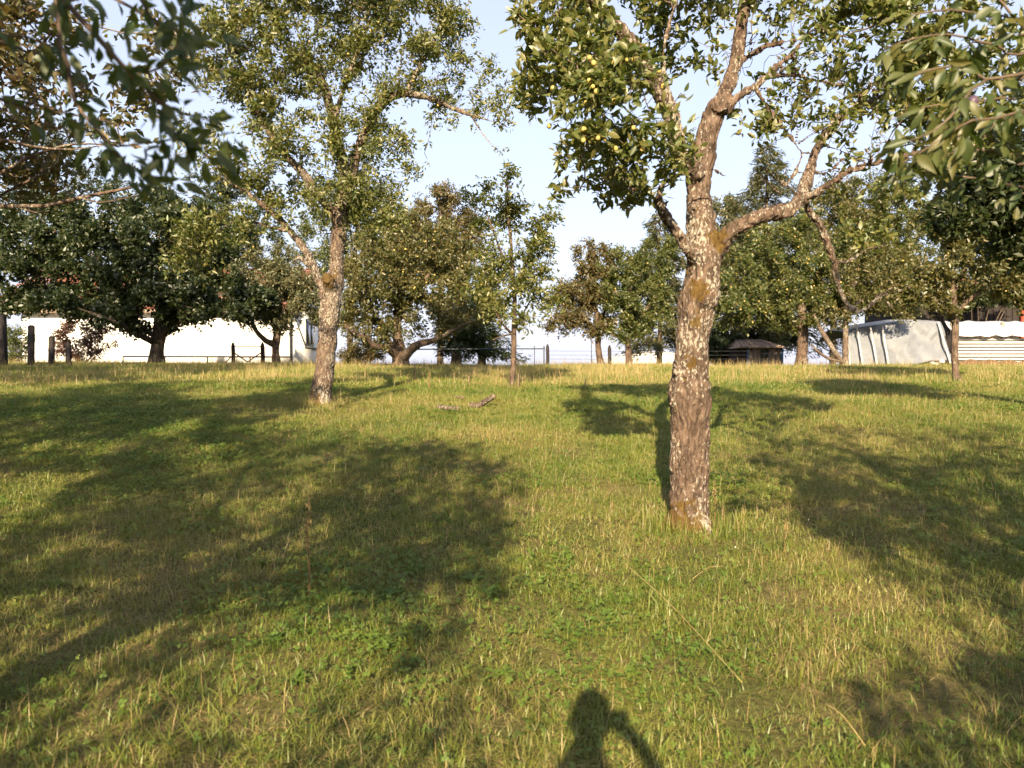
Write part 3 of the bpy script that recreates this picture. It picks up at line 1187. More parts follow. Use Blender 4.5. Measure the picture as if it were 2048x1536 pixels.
# slatted white wall
a0, a1 = at(1906, 676, td), at(2130, 676, td)
sw = root('slatted_wall', (a0[0], td, gzz(a0[0], td)), 'low white wall of horizontal slats under a white canopy at the right edge', 'wall')
wo = np.array(sw.location)
for i in range(8):
    py = 727 - i * 6.6
    z = at(1906, py, td)[2]
    box_part('slat', (a0[0], td - .02 + .004 * i, z), (a1[0], td + .03 + .004 * i, z + .078), M_WHITE3, sw, wo)
box_part('backing', (a0[0] + .03, td + .08, at(1906, 729, td)[2]), (a1[0], td + .16, at(1906, 676, td)[2]), M_WOODG, sw, wo)
c0, c1 = at(1904, 641, td)[2], at(1906, 672, td)[2]
us = np.linspace(0, 1, 41)
vs = np.linspace(0, 1, 7)
Ug, Vg = np.meshgrid(us, vs)
V = np.stack([a0[0] - .05 + (a1[0] - a0[0]) * Ug.ravel(), td - .25 + .7 * Vg.ravel(),
              c1 + (c0 - c1) * Vg.ravel() + (vnoise(np.stack([Ug.ravel() * 14, Vg.ravel() * 3, 0 * Ug.ravel()], 1)) - .5) * .09], 1)
i = (np.arange(6)[:, None] * 41 + np.arange(40)[None]).ravel()
cn = link('canopy', mk_mesh('canopy', V - wo, quads=np.stack([i, i + 1, i + 42, i + 41], 1), smooth=True), M_WHITE4, sw)
sm = cn.modifiers.new('thick', 'SOLIDIFY')
sm.thickness = .01
for px in (1908, 2010, 2125):
    q = at(px, 680, td)
    box_part('post', (q[0], td + .17, wo[2] - .2), (q[0] + .09, td + .26, c0 - .05), M_WOODG, sw, wo)
# earth strip below it
e0 = at(1905, 742, 26.2)
bank = MB()
us = np.linspace(0, 1, 30)
prof = np.array([[-.35, -.1], [-.1, .13], [.25, .2], [.6, .16], [.9, -.1]])
V = []
for u in us:
    x = a0[0] - .1 + (a1[0] - a0[0]) * u
    for (py_, h) in prof:
        V.append([x, 26.5 + py_, gzz(x, 26.5) + h + .05 * math.sin(u * 37 + py_ * 9)])
i = (np.arange(29)[:, None] * 5 + np.arange(4)[None]).ravel()
bank.add(V, Q=np.stack([i, i + 5, i + 6, i + 1], 1))
o = bank.build('earth_bank', M_EARTH, None, (a0[0], 26.5, 1.4), True, loc=(a0[0], 26.5, 1.4))
tag(o, 'strip of bare brown earth along the foot of the slatted wall', 'earth bank')
# barn behind
bd = 33.0
b0, b1 = at(1835, 645, bd), at(2140, 645, bd)
barn = root('barn', (b0[0], bd, .9), 'dark brown plank barn with red post behind the white canopy', 'barn')
bo = np.array([b0[0], bd, .9])
nb = 24
zt = at(1900, 596, bd)[2]
for i in range(nb):
    xa = b0[0] + (b1[0] - b0[0]) * i / nb
    xb = b0[0] + (b1[0] - b0[0]) * (i + 1) / nb - .02
    box_part('plank', (xa, bd + .01 * (i % 3), .6), (xb, bd + .05 + .01 * (i % 3), zt), M_WOODD, barn, bo)
box_part('wall', (b0[0] + .02, bd + .09, .6), (b1[0], bd + 5, zt - .02), M_WOODD, barn, bo)
b = MB()
b.add([[b0[0] - .4, bd - .5, zt - .1], [b1[0] + .4, bd - .5, zt - .1], [b1[0] + .4, bd + 2.5, zt + 1.1], [b0[0] - .4, bd + 2.5, zt + 1.1],
       [b0[0] - .4, bd + 5.5, zt - .1], [b1[0] + .4, bd + 5.5, zt - .1]], Q=[[0, 1, 2, 3], [3, 2, 5, 4]])
b.build('roof', M_TILE, barn, bo)
rp = at(2046, 640, bd - .1)
box_part('red_post', (rp[0] - .09, bd - .2, .6), (rp[0] + .09, bd - .02, zt), M_RED, barn, bo)
# pale tunnel beyond the crest
tunc = at(1305, 735, 58)
tz = gzz(tunc[0], 58)
hh = at(1305, 704, 58)[2] - tz
tun = root('plastic_tunnel', (tunc[0], 58, tz), 'pale plastic growing tunnel showing over the crest between the posts and the thick trunk', 'greenhouse')
an = np.linspace(0, math.pi, 25)
V, nn_ = [], 14
for j in range(nn_):
    for a in an:
        k = 1 + .012 * math.cos(j * math.pi)
        V.append([math.cos(a) * 3.6 * k, j * 1.2, math.sin(a) ** .8 * hh * k])
i = (np.arange(nn_ - 1)[:, None] * 25 + np.arange(24)[None]).ravel()
link('cover', mk_mesh('cover', np.array(V), quads=np.stack([i, i + 25, i + 26, i + 1], 1), smooth=True), M_WHITE4, tun)
V = np.array([[math.cos(a) * 3.58, 0.02, max(0, math.sin(a)) ** .8 * hh] for a in an])
me = bpy.data.meshes.new('end_wall')
me.from_pydata([tuple(v) for v in V], [], [list(range(25))])
link('end_wall', me, M_WHITE4, tun)
b = MB()
b.tube([[math.cos(a) * 3.62, -.03, math.sin(a) ** .8 * hh + .02] for a in an], .04, 6)
b.build('hoop', M_WHITE3, tun)

# ------------------------------------------------------------------ orchard trees
# the thick old tree, front right
A_LIMBS = [
    [(1380, 1062, 0, 88), (1379, 1035, 0, 80), (1378, 985, 0, 76), (1380, 920, 0, 78), (1381, 850, 0, 79), (1379, 795, 0, 82), (1379, 740, 0, 70),
     (1384, 675, 0, 68), (1394, 620, 0, 78), (1404, 560, 0, 70), (1409, 515, 0, 66), (1400, 440, .05, 60), (1397, 365, .1, 55), (1408, 300, .1, 46), (1424, 235, .1, 40),
     (1452, 183, .15, 32), (1474, 110, .2, 28), (1486, 36, .25, 25), (1496, -60, .3, 20), (1520, -160, .3, 14)],
    [(1436, 212, .05, 38), (1440, 206, .02, 36)],
    [(1392, 345, .0, 42), (1358, 300, -.1, 36), (1338, 215, -.2, 34), (1302, 146, -.3, 34), (1262, 86, -.35, 35), (1226, 40, -.4, 32), (1178, -10, -.45, 28), (1100, -90, -.5, 18)],
    [(1425, 505, 0, 50), (1437, 492, -.02, 42), (1470, 457, -.1, 35), (1523, 432, -.15, 34), (1581, 420, -.15, 33), (1603, 394, -.1, 26), (1618, 347, 0, 22), (1630, 303, .1, 20),
     (1652, 267, .15, 19), (1677, 237, .2, 17), (1710, 215, .25, 14), (1770, 190, .4, 9)],
    [(1600, 405, -.12, 26), (1629, 387, -.2, 19), (1665, 365, -.25, 18), (1702, 341, -.3, 17), (1738, 329, -.3, 15), (1778, 321, -.3, 14), (1850, 302, -.3, 10), (1930, 300, -.2, 6)],
    [(1395, 520, -.05, 34), (1380, 505, -.14, 24), (1358, 470, -.18, 22), (1336, 440, -.2, 21), (1316, 402, -.25, 19), (1322, 372, -.3, 15), (1345, 352, -.32, 13), (1380, 343, -.33, 11), (1424, 339, -.3, 8), (1450, 352, -.25, 5)],
    [(1612, 408, -.1, 16), (1622, 425, -.05, 17), (1641, 450, 0, 17), (1656, 490, .05, 16), (1667, 525, .1, 15), (1675, 568, .15, 12), (1690, 607, .2, 13), (1716, 626, .2, 12), (1735, 617, .2, 10), (1757, 595, .2, 8), (1797, 568, .2, 4)],
    [(1668, 524, .1, 9), (1695, 524, .1, 7), (1737, 497, .15, 6), (1766, 493, .15, 4)],
    [(1450, 222, .1, 22), (1475, 194, .1, 17), (1505, 175, .1, 16), (1534, 153, .1, 14), (1556, 131, .1, 11), (1580, 112, .1, 8), (1620, 60, .1, 5)],
    [(1534, 153, .1, 10), (1556, 152, .1, 11), (1592, 150, .15, 10), (1629, 160, .2, 7), (1680, 170, .3, 4)],
    [(1478, 130, .2, 16), (1497, 113, .2, 12), (1526, 95, .2, 10), (1556, 86, .2, 8), (1610, 76, .2, 4)],
    [(1512, 179, .1, 8), (1537, 215, .05, 8), (1563, 252, .05, 8), (1592, 290, .0, 7), (1606, 305, 0, 6), (1628, 306, .05, 6)],
    [(1606, 305, 0, 6), (1590, 345, -.05, 6), (1570, 372, -.1, 5), (1558, 388, -.1, 3)],
    [(1338, 205, -.2, 13), (1326, 110, -.3, 12), (1340, 40, -.3, 11), (1362, -20, -.3, 8)],
    [(1302, 146, -.3, 22), (1240, 118, -.6, 12), (1195, 110, -.8, 12), (1150, 130, -.9, 7)],
    [(1322, 375, -.3, 8), (1280, 380, -.4, 6), (1220, 375, -.6, 5), (1160, 380, -.7, 3)],
    [(1633, 290, .1, 7), (1680, 300, .1, 6), (1720, 320, .15, 5), (1760, 340, .2, 3)],
]
_rt = np.random.default_rng(77)
for _ in range(46):        # bare spurs and dead twigs
    _l = A_LIMBS[int(_rt.choice([3, 3, 4, 4, 8, 9, 10, 11, 16, 6, 5, 12]))]
    _q = _l[int(_rt.integers(max(1, len(_l) // 3), len(_l)))]
    _a, _n = _rt.uniform(-2.6, .6), _rt.uniform(25, 75)
    _d = _rt.uniform(-.25, .25)
    _m = (_q[0] + math.cos(_a) * _n * .5 + _rt.uniform(-6, 6), _q[1] + math.sin(_a) * _n * .5, _q[2] + _d * .5, 2.6)
    _e = (_q[0] + math.cos(_a + _rt.uniform(-.5, .5)) * _n, _q[1] + math.sin(_a) * _n + _rt.uniform(-8, 8), _q[2] + _d, 1.5)
    A_LIMBS.append([(_q[0], _q[1], _q[2], 3.5), _m, _e])
_ba = at(1380, 1062, 5.6)
_zA = float(gz(_ba[0], 5.6)[0])
for _a in (.5, 1.9, 3.0, 4.0, 5.3):
    _c, _s = math.cos(_a), math.sin(_a)
    A_LIMBS.append([(_ba[0] + _c * .06, 5.6 + _s * .06, _zA + .13, .075, 0), (_ba[0] + _c * .13, 5.6 + _s * .13, _zA + .03, .055, 0), (_ba[0] + _c * .24, 5.6 + _s * .24, _zA - .06, .03, 0)])
A_CROWN = [
    (1235, 235, -.95, 150, 125, .45, 2.4), (1300, 300, -.8, 100, 60, .4, 1.4), (1130, 375, -.7, 95, 45, .3, 1.0), (1150, 90, -.5, 100, 90, .5, 1.2), (1090, 30, -.3, 70, 60, .4, .8),
    (1330, 55, .5, 100, 70, .6, .7), (1420, 110, .5, 60, 60, .4, .3), (1600, 120, .3, 130, 90, .7, 1.2), (1720, 90, .3, 140, 120, .8, 1.6), (1870, 110, .4, 180, 130, .9, 2.2),
    (1680, 215, .1, 130, 80, .5, 1.6), (1560, 230, .1, 90, 80, .4, 1.0), (1730, 320, .0, 80, 50, .3, .6), (1850, 280, 0, 120, 80, .5, .9), (1260, 410, -.4, 70, 25, .25, .5), (1560, 20, .3, 130, 60, .6, .8),
    (1180, 290, -.3, 90, 70, .6, 1.0), (1400, -150, .3, 420, 130, 1.1, 1.8), (1055, 190, -.1, 45, 80, .4, .45), (1780, 400, .2, 100, 60, .4, .4), (1520, 190, .2, 90, 50, .4, .4), (1990, 220, .3, 90, 120, .7, 1.0)]
A = make_tree('old_plum_tree', 'thick knobbly lichen-crusted plum tree in the right foreground, forking into heavy limbs', 5.6, A_LIMBS, A_CROWN, M_LEAF['light'],
              leaves=36000, L0=.060, aspect=.41, step=.082, att_n=4200, hi=True, bark=M_BARK, remesh=.008,
              burls=[(1416, 600, -.08, 22), (1402, 602, -.12, 14), (1408, 772, -.07, 17), (1409, 800, -.05, 15), (1349, 805, -.05, 12), (1385, 803, -.12, 11), (1354, 742, -.08, 10)],
              moss=[(1398, 577, -.15, 22, .9), (1392, 640, -.15, 15, .7), (1436, 478, -.08, 22, .8), (1385, 725, -.14, 16, .75), (1372, 525, -.1, 20, .5)],
              fruit_obj=48, near_leaf=230, seed=11, thin=[(1430, 40, 1800, 420, .22), (1500, -60, 1640, 60, .4), (1040, 290, 1180, 420, .6), (1340, -50, 1500, 330, .4)], tip=.0024, spread=.065, clump=.45, noise_scale=2.9, leafnode=.012)

# the leaning tree, left of centre
B_LIMBS = [
    [(640, 806, 0, 46), (643, 780, 0, 41), (651, 725, 0, 38), (658, 640, 0, 40), (663, 590, 0, 43), (672, 550, .03, 33), (674, 502, .05, 29), (680, 450, .05, 32), (680, 425, .05, 34),
     (690, 375, .1, 22), (682, 308, .1, 21), (668, 246, .05, 20), (651, 185, .05, 19), (634, 148, .05, 20)],
    [(662, 574, -.1, 32), (656, 560, -.22, 27), (654, 555, -.27, 24)],
    [(655, 580, -.02, 24), (640, 568, -.05, 17), (629, 537, -.1, 16), (614, 505, -.15, 16), (581, 462, -.2, 15), (548, 428, -.3, 14), (496, 386, -.4, 12), (458, 358, -.5, 11), (441, 332, -.6, 9), (400, 300, -.7, 5)],
    [(629, 540, -.1, 11), (612, 526, -.2, 11), (597, 515, -.25, 9), (585, 522, -.3, 5)],
    [(678, 432, .05, 26), (665, 420, 0, 22), (632, 387, -.15, 20), (606, 345, -.25, 18), (581, 321, -.3, 16), (540, 267, -.4, 14), (500, 190, -.5, 10), (470, 90, -.5, 7)],
    [(684, 420, .1, 24), (700, 368, .15, 20), (713, 308, .2, 20), (730, 267, .2, 19), (750, 227, .25, 18), (778, 198, .3, 18), (812, 187, .3, 16), (856, 195, .35, 13), (897, 212, .4, 10), (930, 226, .4, 8), (965, 237, .4, 5), (1010, 250, .4, 3)],
    [(668, 246, .05, 12), (690, 170, .1, 10), (720, 90, .1, 9), (760, 0, .1, 7), (790, -80, .1, 5)],
    [(812, 187, .3, 10), (840, 130, .3, 8), (880, 60, .4, 6), (905, 0, .4, 4)],
    [(940, 228, .4, 5), (965, 265, .4, 5), (985, 290, .4, 4), (1005, 303, .4, 2)],
    [(581, 462, -.2, 9), (540, 455, -.3, 7), (480, 440, -.5, 6), (420, 470, -.7, 4), (385, 500, -.8, 3)],
]
B_CROWN = [
    (500, 110, -.3, 170, 110, .9, 2.4), (650, 70, .1, 160, 90, .9, 1.8), (790, 90, .3, 130, 100, .8, 1.6), (880, 160, .4, 110, 70, .6, 1.0), (980, 180, .4, 55, 75, .4, .55),
    (700, 350, 0, 130, 90, .8, 1.6), (800, 320, .3, 70, 70, .5, .8), (430, 300, -.6, 110, 80, .6, 1.0), (560, 300, -.5, 100, 70, .6, .9), (600, 400, -.3, 90, 60, .6, .7), (380, 480, -.8, 60, 75, .4, 1.0),
    (470, 450, -.5, 90, 50, .5, .6), (770, 430, .2, 70, 50, .5, .6), (620, -110, 0, 330, 130, 1.5, 2.6), (930, 250, .4, 90, 25, .3, .3), (640, 250, -.4, 120, 60, .4, .6), (990, 290, .4, 45, 40, .35, .4), (850, 40, .3, 130, 80, .7, 1.3), (1000, 200, .4, 55, 60, .4, .5), (370, 500, -.8, 55, 60, .4, .9), (560, 180, -.3, 120, 70, .7, 1.0), (700, 200, .0, 90, 60, .6, .6)]
B = make_tree('leaning_plum_tree', 'leaning plum tree left of centre with pale lichen and a mossy stub on its trunk', 11.5, B_LIMBS, B_CROWN, M_LEAF['light'],
              leaves=70000, L0=.068, step=.14, att_n=4200, hi=False, bark=M_BARK_B, remesh=.016, burls=[(653, 553, -.27, 9), (648, 590, -.08, 13)],
              moss=[(655, 553, -.3, 22, 1.0)], fruit=260, fruit_r=.019, seed=22, tip=.004, spread=.12, aspect=.42, clump=.40, noise_scale=2.4)

C = make_tree('young_slim_tree', 'young slim tree with thin straight trunk standing alone in the middle of the meadow', 14.5,
              [[(1023, 782, 0, 15), (1025, 750, 0, 11), (1028, 700, 0, 11), (1028, 660, 0, 10), (1030, 600, 0, 8), (1024, 520, 0, 6), (1016, 430, 0, 5), (1012, 360, 0, 3)],
               [(1027, 672, 0, 7), (1012, 655, -.2, 5), (1000, 640, -.3, 4), (985, 615, -.4, 3)], [(1029, 660, 0, 6), (1045, 630, .2, 4), (1062, 600, .3, 3)],
               [(1027, 668, 0, 4), (1005, 672, -.3, 3), (985, 680, -.5, 2)], [(1029, 590, 0, 5), (1055, 520, .3, 4), (1075, 460, .4, 3)], [(1029, 560, 0, 5), (1000, 500, -.2, 4), (975, 430, -.3, 3)]],
              [(985, 420, 0, 60, 70, .45, 1.2), (1060, 470, 0, 65, 75, .5, 1.2), (1015, 370, 0, 40, 45, .3, .6), (1020, 560, 0, 75, 65, .5, 1.2), (1030, 630, 0, 80, 40, .5, .5), (1095, 520, 0, 35, 55, .3, .5), (945, 400, 0, 30, 35, .25, .4), (960, 560, 0, 50, 50, .4, .6), (1080, 600, 0, 50, 45, .4, .6)],
              M_LEAF['light'], leaves=9000, L0=.080, step=.12, att_n=420, seed=33, tip=.003, spread=.13, clump=.35, bark=M_BARK_FAR, fruit=20)

D = make_tree('spreading_apple_tree', 'old spreading apple tree on the crest with low arching limbs and yellow fruit', 24.5,
              [[(802, 730, 0, 36), (800, 712, 0, 30), (798, 690, .1, 22), (793, 660, .2, 18), (797, 620, .3, 16), (800, 560, .4, 10), (800, 490, .5, 6)],
               [(796, 712, 0, 20), (780, 700, -.4, 15), (765, 694, -.8, 13), (745, 690, -1.1, 12), (733, 675, -1.3, 11), (715, 671, -1.6, 10), (690, 650, -2, 7)],
               [(808, 714, -.1, 24), (822, 700, -.4, 17), (838, 688, -.8, 15), (870, 680, -1.1, 12), (905, 660, -1.4, 9), (950, 640, -1.6, 6)],
               [(799, 700, 0, 13), (780, 685, .4, 10), (768, 660, .8, 9), (740, 620, 1, 7)], [(797, 640, .3, 11), (830, 590, 0, 9), (870, 530, -.2, 7)]],
              [(760, 540, 0, 100, 90, 1.8, 1.8), (850, 520, 0, 110, 100, 1.8, 2.0), (930, 580, -.4, 90, 90, 1.5, 1.6), (720, 610, -.6, 80, 70, 1.3, 1.2), (880, 640, -.5, 110, 40, 1.3, 1.0), (830, 440, .2, 70, 40, 1, .6)],
              M_LEAF['olive'], leaves=42000, L0=.105, step=.28, att_n=1000, seed=44, tip=.007, spread=.20, clump=.38, fruit=260, fruit_r=.034, bark=M_BARK_FAR, leafnode=.03, noise_scale=.8)

E = make_tree('broad_shade_tree', 'broad dark tree with stout trunk and low wide crown before the white house', 25.5,
              [[(312, 728, 0, 34), (314, 700, 0, 27), (318, 675, 0, 26), (319, 655, 0, 26), (322, 620, 0, 22), (320, 560, 0, 16), (318, 480, 0, 9)],
               [(308, 684, 0, 16), (290, 676, -.5, 12), (270, 664, -1, 11), (235, 645, -1.6, 9), (180, 625, -2, 6)],
               [(310, 672, 0, 13), (296, 664, .5, 9), (280, 650, 1, 8), (240, 610, 1.5, 6)], [(326, 672, 0, 14), (345, 650, -.4, 11), (400, 630, -1, 9), (470, 625, -1.5, 6)],
               [(320, 640, 0, 14), (360, 580, .5, 10), (420, 520, .8, 7)], [(320, 600, 0, 12), (260, 540, .3, 9), (180, 490, .4, 6)]],
              [(320, 520, 0, 150, 110, 2.4, 2.2), (160, 520, 0, 150, 100, 2.2, 1.8), (430, 590, -.6, 120, 60, 1.8, 1.5), (200, 610, -.8, 150, 45, 1.9, 1.5), (60, 560, 0, 120, 90, 1.8, 1.3), (330, 625, -.6, 160, 35, 1.7, 1.4),
               (500, 620, -.8, 70, 40, 1.2, 1.0), (345, 555, -1.2, 60, 45, .8, 1.2), (280, 430, .2, 150, 60, 1.6, 1.4), (100, 450, .2, 140, 70, 1.6, 1.2), (430, 480, .2, 90, 70, 1.4, 1.0)],
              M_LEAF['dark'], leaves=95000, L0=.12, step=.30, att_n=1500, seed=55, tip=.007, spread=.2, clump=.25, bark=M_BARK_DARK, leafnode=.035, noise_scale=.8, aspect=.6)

Ft = make_tree('crooked_fruit_tree', 'small crooked fruit tree with a side limb curving left beside the gateway', 26.0,
               [[(553, 728, 0, 20), (551, 705, 0, 15), (553, 680, 0, 15), (557, 655, 0, 13), (560, 620, 0, 10), (562, 560, 0, 6)],
                [(547, 688, 0, 14), (532, 682, -.2, 11), (519, 670, -.4, 10), (508, 652, -.6, 8), (500, 620, -.8, 6)], [(556, 665, 0, 9), (540, 640, .3, 8), (530, 600, .4, 6)], [(558, 640, 0, 8), (590, 600, -.3, 6), (620, 560, -.4, 4)]],
               [(560, 590, 0, 75, 70, 1.2, 1.6), (500, 570, -.3, 70, 70, 1.1, 1.3), (620, 600, -.2, 50, 60, .9, 1), (570, 640, -.3, 80, 25, .9, .7), (540, 510, 0, 70, 40, .8, .7)],
               M_LEAF['grey'], leaves=26000, L0=.10, step=.26, att_n=700, seed=66, tip=.006, spread=.18, clump=.36, bark=M_BARK_FAR, leafnode=.03, noise_scale=.9, fruit=60, fruit_r=.03)

G = make_tree('crest_fruit_tree', 'fruit tree with brown leaning trunk just left of the second pointed post', 27.5,
              [[(1203, 738, 0, 16), (1199, 715, 0, 13), (1196, 690, 0, 12), (1197, 660, 0, 11), (1190, 610, 0, 8), (1180, 550, 0, 5)], [(1196, 665, 0, 8), (1165, 645, -.3, 6), (1120, 640, -.5, 4)], [(1196, 650, 0, 7), (1215, 610, 0, 5), (1225, 570, 0, 4)]],
              [(1165, 600, 0, 75, 55, 1.2, 1.6), (1135, 640, -.3, 55, 30, .9, .8), (1190, 530, 0, 50, 50, .9, 1), (1180, 660, -.3, 60, 22, .8, .6), (1170, 500, 0, 30, 25, .5, .3)],
              M_LEAF['brown'], leaves=21000, L0=.10, step=.26, att_n=520, seed=77, tip=.006, spread=.18, clump=.36, leafnode=.03, noise_scale=.9, fruit=40, fruit_r=.03)
H = make_tree('straight_fruit_tree', 'fruit tree with dark straight trunk just right of the second pointed post', 27.0,
              [[(1258, 738, 0, 15), (1257, 710, 0, 13), (1256, 670, 0, 12), (1258, 620, 0, 10), (1262, 540, 0, 6)], [(1256, 682, 0, 6), (1240, 676, -.2, 4), (1222, 670, -.3, 3)], [(1257, 650, 0, 8), (1300, 610, -.2, 6), (1325, 560, -.3, 4)], [(1258, 640, 0, 7), (1230, 580, .1, 5)]],
              [(1270, 590, 0, 85, 65, 1.3, 1.8), (1240, 530, 0, 50, 45, .9, 1), (1300, 640, -.3, 60, 35, .9, .9), (1310, 530, 0, 50, 60, .9, .9), (1250, 660, -.2, 50, 18, .7, .5)],
              M_LEAF['green'], leaves=24000, L0=.10, step=.26, att_n=560, seed=88, tip=.006, spread=.18, clump=.34, leafnode=.03, noise_scale=.9, fruit=50, fruit_r=.03)
I_ = make_tree('laden_apple_tree', 'apple tree laden with yellow fruit next to the little shed', 27.5,
               [[(1603, 742, 0, 28), (1603, 715, 0, 22), (1605, 690, 0, 21), (1606, 655, 0, 20), (1603, 610, 0, 16), (1600, 540, 0, 10), (1595, 480, 0, 6)],
                [(1604, 660, 0, 12), (1570, 630, -.5, 9), (1520, 610, -.8, 7), (1460, 610, -1, 4)], [(1606, 655, 0, 12), (1640, 620, -.4, 9), (1690, 600, -.6, 6)], [(1602, 600, 0, 9), (1560, 550, .2, 7), (1520, 500, .3, 5)], [(1602, 590, 0, 8), (1650, 530, .2, 6), (1690, 480, .2, 4)]],
               [(1560, 570, -.2, 120, 80, 1.9, 2.2), (1480, 610, -.5, 80, 55, 1.4, 1.3), (1650, 560, -.2, 100, 80, 1.7, 1.8), (1600, 480, 0, 120, 60, 1.5, 1.4), (1500, 520, 0, 70, 50, 1.2, .9), (1560, 650, -.4, 120, 22, 1.3, .8), (1720, 500, 0, 80, 60, 1.3, 1)],
               M_LEAF['green'], leaves=50000, L0=.105, step=.28, att_n=1100, seed=99, tip=.007, spread=.19, clump=.34, leafnode=.032, noise_scale=.8, fruit=420, fruit_r=.036)
J = make_tree('forked_pale_tree', 'pale forked trunk leaning left beside the draped white sheet', 26.5,
              [[(1690, 742, 0, 18), (1691, 715, 0, 13), (1691, 680, 0, 11), (1691, 645, 0, 10), (1694, 600, 0, 8), (1705, 540, 0, 5)],
               [(1688, 728, 0, 13), (1672, 708, -.2, 11), (1655, 680, -.3, 10), (1640, 656, -.3, 9), (1628, 630, -.2, 6)],
               [(1684, 724, -.1, 6), (1655, 716, -.4, 6), (1635, 702, -.5, 5), (1622, 690, -.5, 3)]],
              [(1730, 560, 0, 90, 60, 1.2, 1.5), (1780, 600, -.3, 80, 35, .9, 1), (1670, 610, 0, 50, 40, .8, .6), (1770, 510, .1, 80, 40, .9, .8), (1830, 610, -.2, 50, 22, .7, .5)],
              M_LEAF['olive'], leaves=24000, L0=.10, step=.26, att_n=560, seed=111, tip=.006, spread=.18, clump=.36, leafnode=.03, noise_scale=.9, fruit=70, fruit_r=.032, bark=M_BARK_B, twig=M_TWIG_PALE)
K = make_tree('young_right_tree', 'young tree with thin brown trunk in the grass before the slatted wall', 15.8,
              [[(1916, 774, 0, 20), (1912, 750, 0, 14), (1909, 700, 0, 13), (1911, 650, 0, 13), (1908, 600, 0, 11), (1900, 540, 0, 8), (1895, 470, 0, 5)],
               [(1910, 640, 0, 9), (1870, 600, -.2, 7), (1810, 570, -.3, 4)], [(1910, 630, 0, 9), (1950, 590, -.2, 7), (2010, 560, -.3, 4)], [(1905, 590, 0, 7), (1940, 520, .2, 5), (1980, 460, .2, 3)]],
              [(1860, 540, -.1, 90, 60, .8, 1.4), (1960, 540, -.1, 100, 65, .9, 1.6), (1910, 470, 0, 100, 60, .8, 1.3), (2040, 590, -.2, 70, 40, .6, .9), (1800, 590, -.2, 60, 30, .5, .6), (1900, 615, -.2, 70, 20, .5, .4), (2040, 480, 0, 70, 70, .6, .9)],
              M_LEAF['olive'], leaves=26000, L0=.085, step=.19, att_n=900, seed=122, tip=.0045, spread=.14, clump=.34, leafnode=.02, noise_scale=1.2, fruit=60, fruit_r=.02)
Nn_ = make_tree('shaded_right_tree', 'dark leafy tree reaching in from beyond the right edge', 9.0,
                [[(5.9 + 1.6, 9.2, .7, .16, 0), (7.4, 9.2, 1.6, .14, 0), (7.2, 9.1, 2.4, .11, 0), (6.8, 9.0, 3.4, .07, 0), (6.5, 9.0, 4.4, .04, 0)],
                 [(7.2, 9.1, 2.2, .07, 0), (6.6, 8.9, 2.9, .05, 0), (5.9, 8.8, 3.2, .03, 0), (5.3, 8.7, 3.2, .015, 0)], [(7.0, 9.0, 2.9, .05, 0), (6.2, 9.4, 3.5, .035, 0), (5.5, 9.6, 3.9, .02, 0)]],
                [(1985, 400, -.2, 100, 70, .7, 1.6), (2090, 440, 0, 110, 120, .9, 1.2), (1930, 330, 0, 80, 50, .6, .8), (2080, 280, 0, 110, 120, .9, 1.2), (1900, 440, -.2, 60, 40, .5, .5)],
                M_LEAF['dark'], leaves=26000, L0=.085, step=.16, att_n=900, seed=133, tip=.0045, spread=.12, clump=.3, leafnode=.02, noise_scale=1.4, bark=M_BARK_DARK)


# the further belt of trees
BELT = [
    ('round_belt_tree', 'round olive tree behind the trunk of the leaning plum tree', 33, 700, (715, 455, 125, 120), 'green', 301),
    ('brown_belt_tree', 'tall brownish tree rising behind the spreading apple tree', 34, 880, (880, 465, 95, 100), 'brown', 302),
    ('roof_tree', 'dark tree standing behind the white house roof, right of the broad shade tree', 52, 450, (450, 450, 130, 120), 'dark', 303),
    ('far_left_tree', 'dark tree behind the far left end of the white house', 52, 110, (110, 380, 200, 150), 'dark', 304),
    ('right_belt_tree', 'leafy green tree rising behind the draped white sheet', 37, 1790, (1795, 450, 120, 125), 'green', 305),
    ('gap_tree', 'olive tree behind the hanging dead branch of the thick plum tree', 37, 1665, (1680, 440, 105, 95), 'olive', 306),
    ('trunk_side_tree', 'grey-green tree peeping out just right of the thick foreground trunk', 38, 1450, (1455, 490, 90, 110), 'grey', 307),
    ('barn_tree', 'dark green tree behind the barn at the right edge', 40, 2010, (2000, 440, 130, 130), 'dark', 308),
]
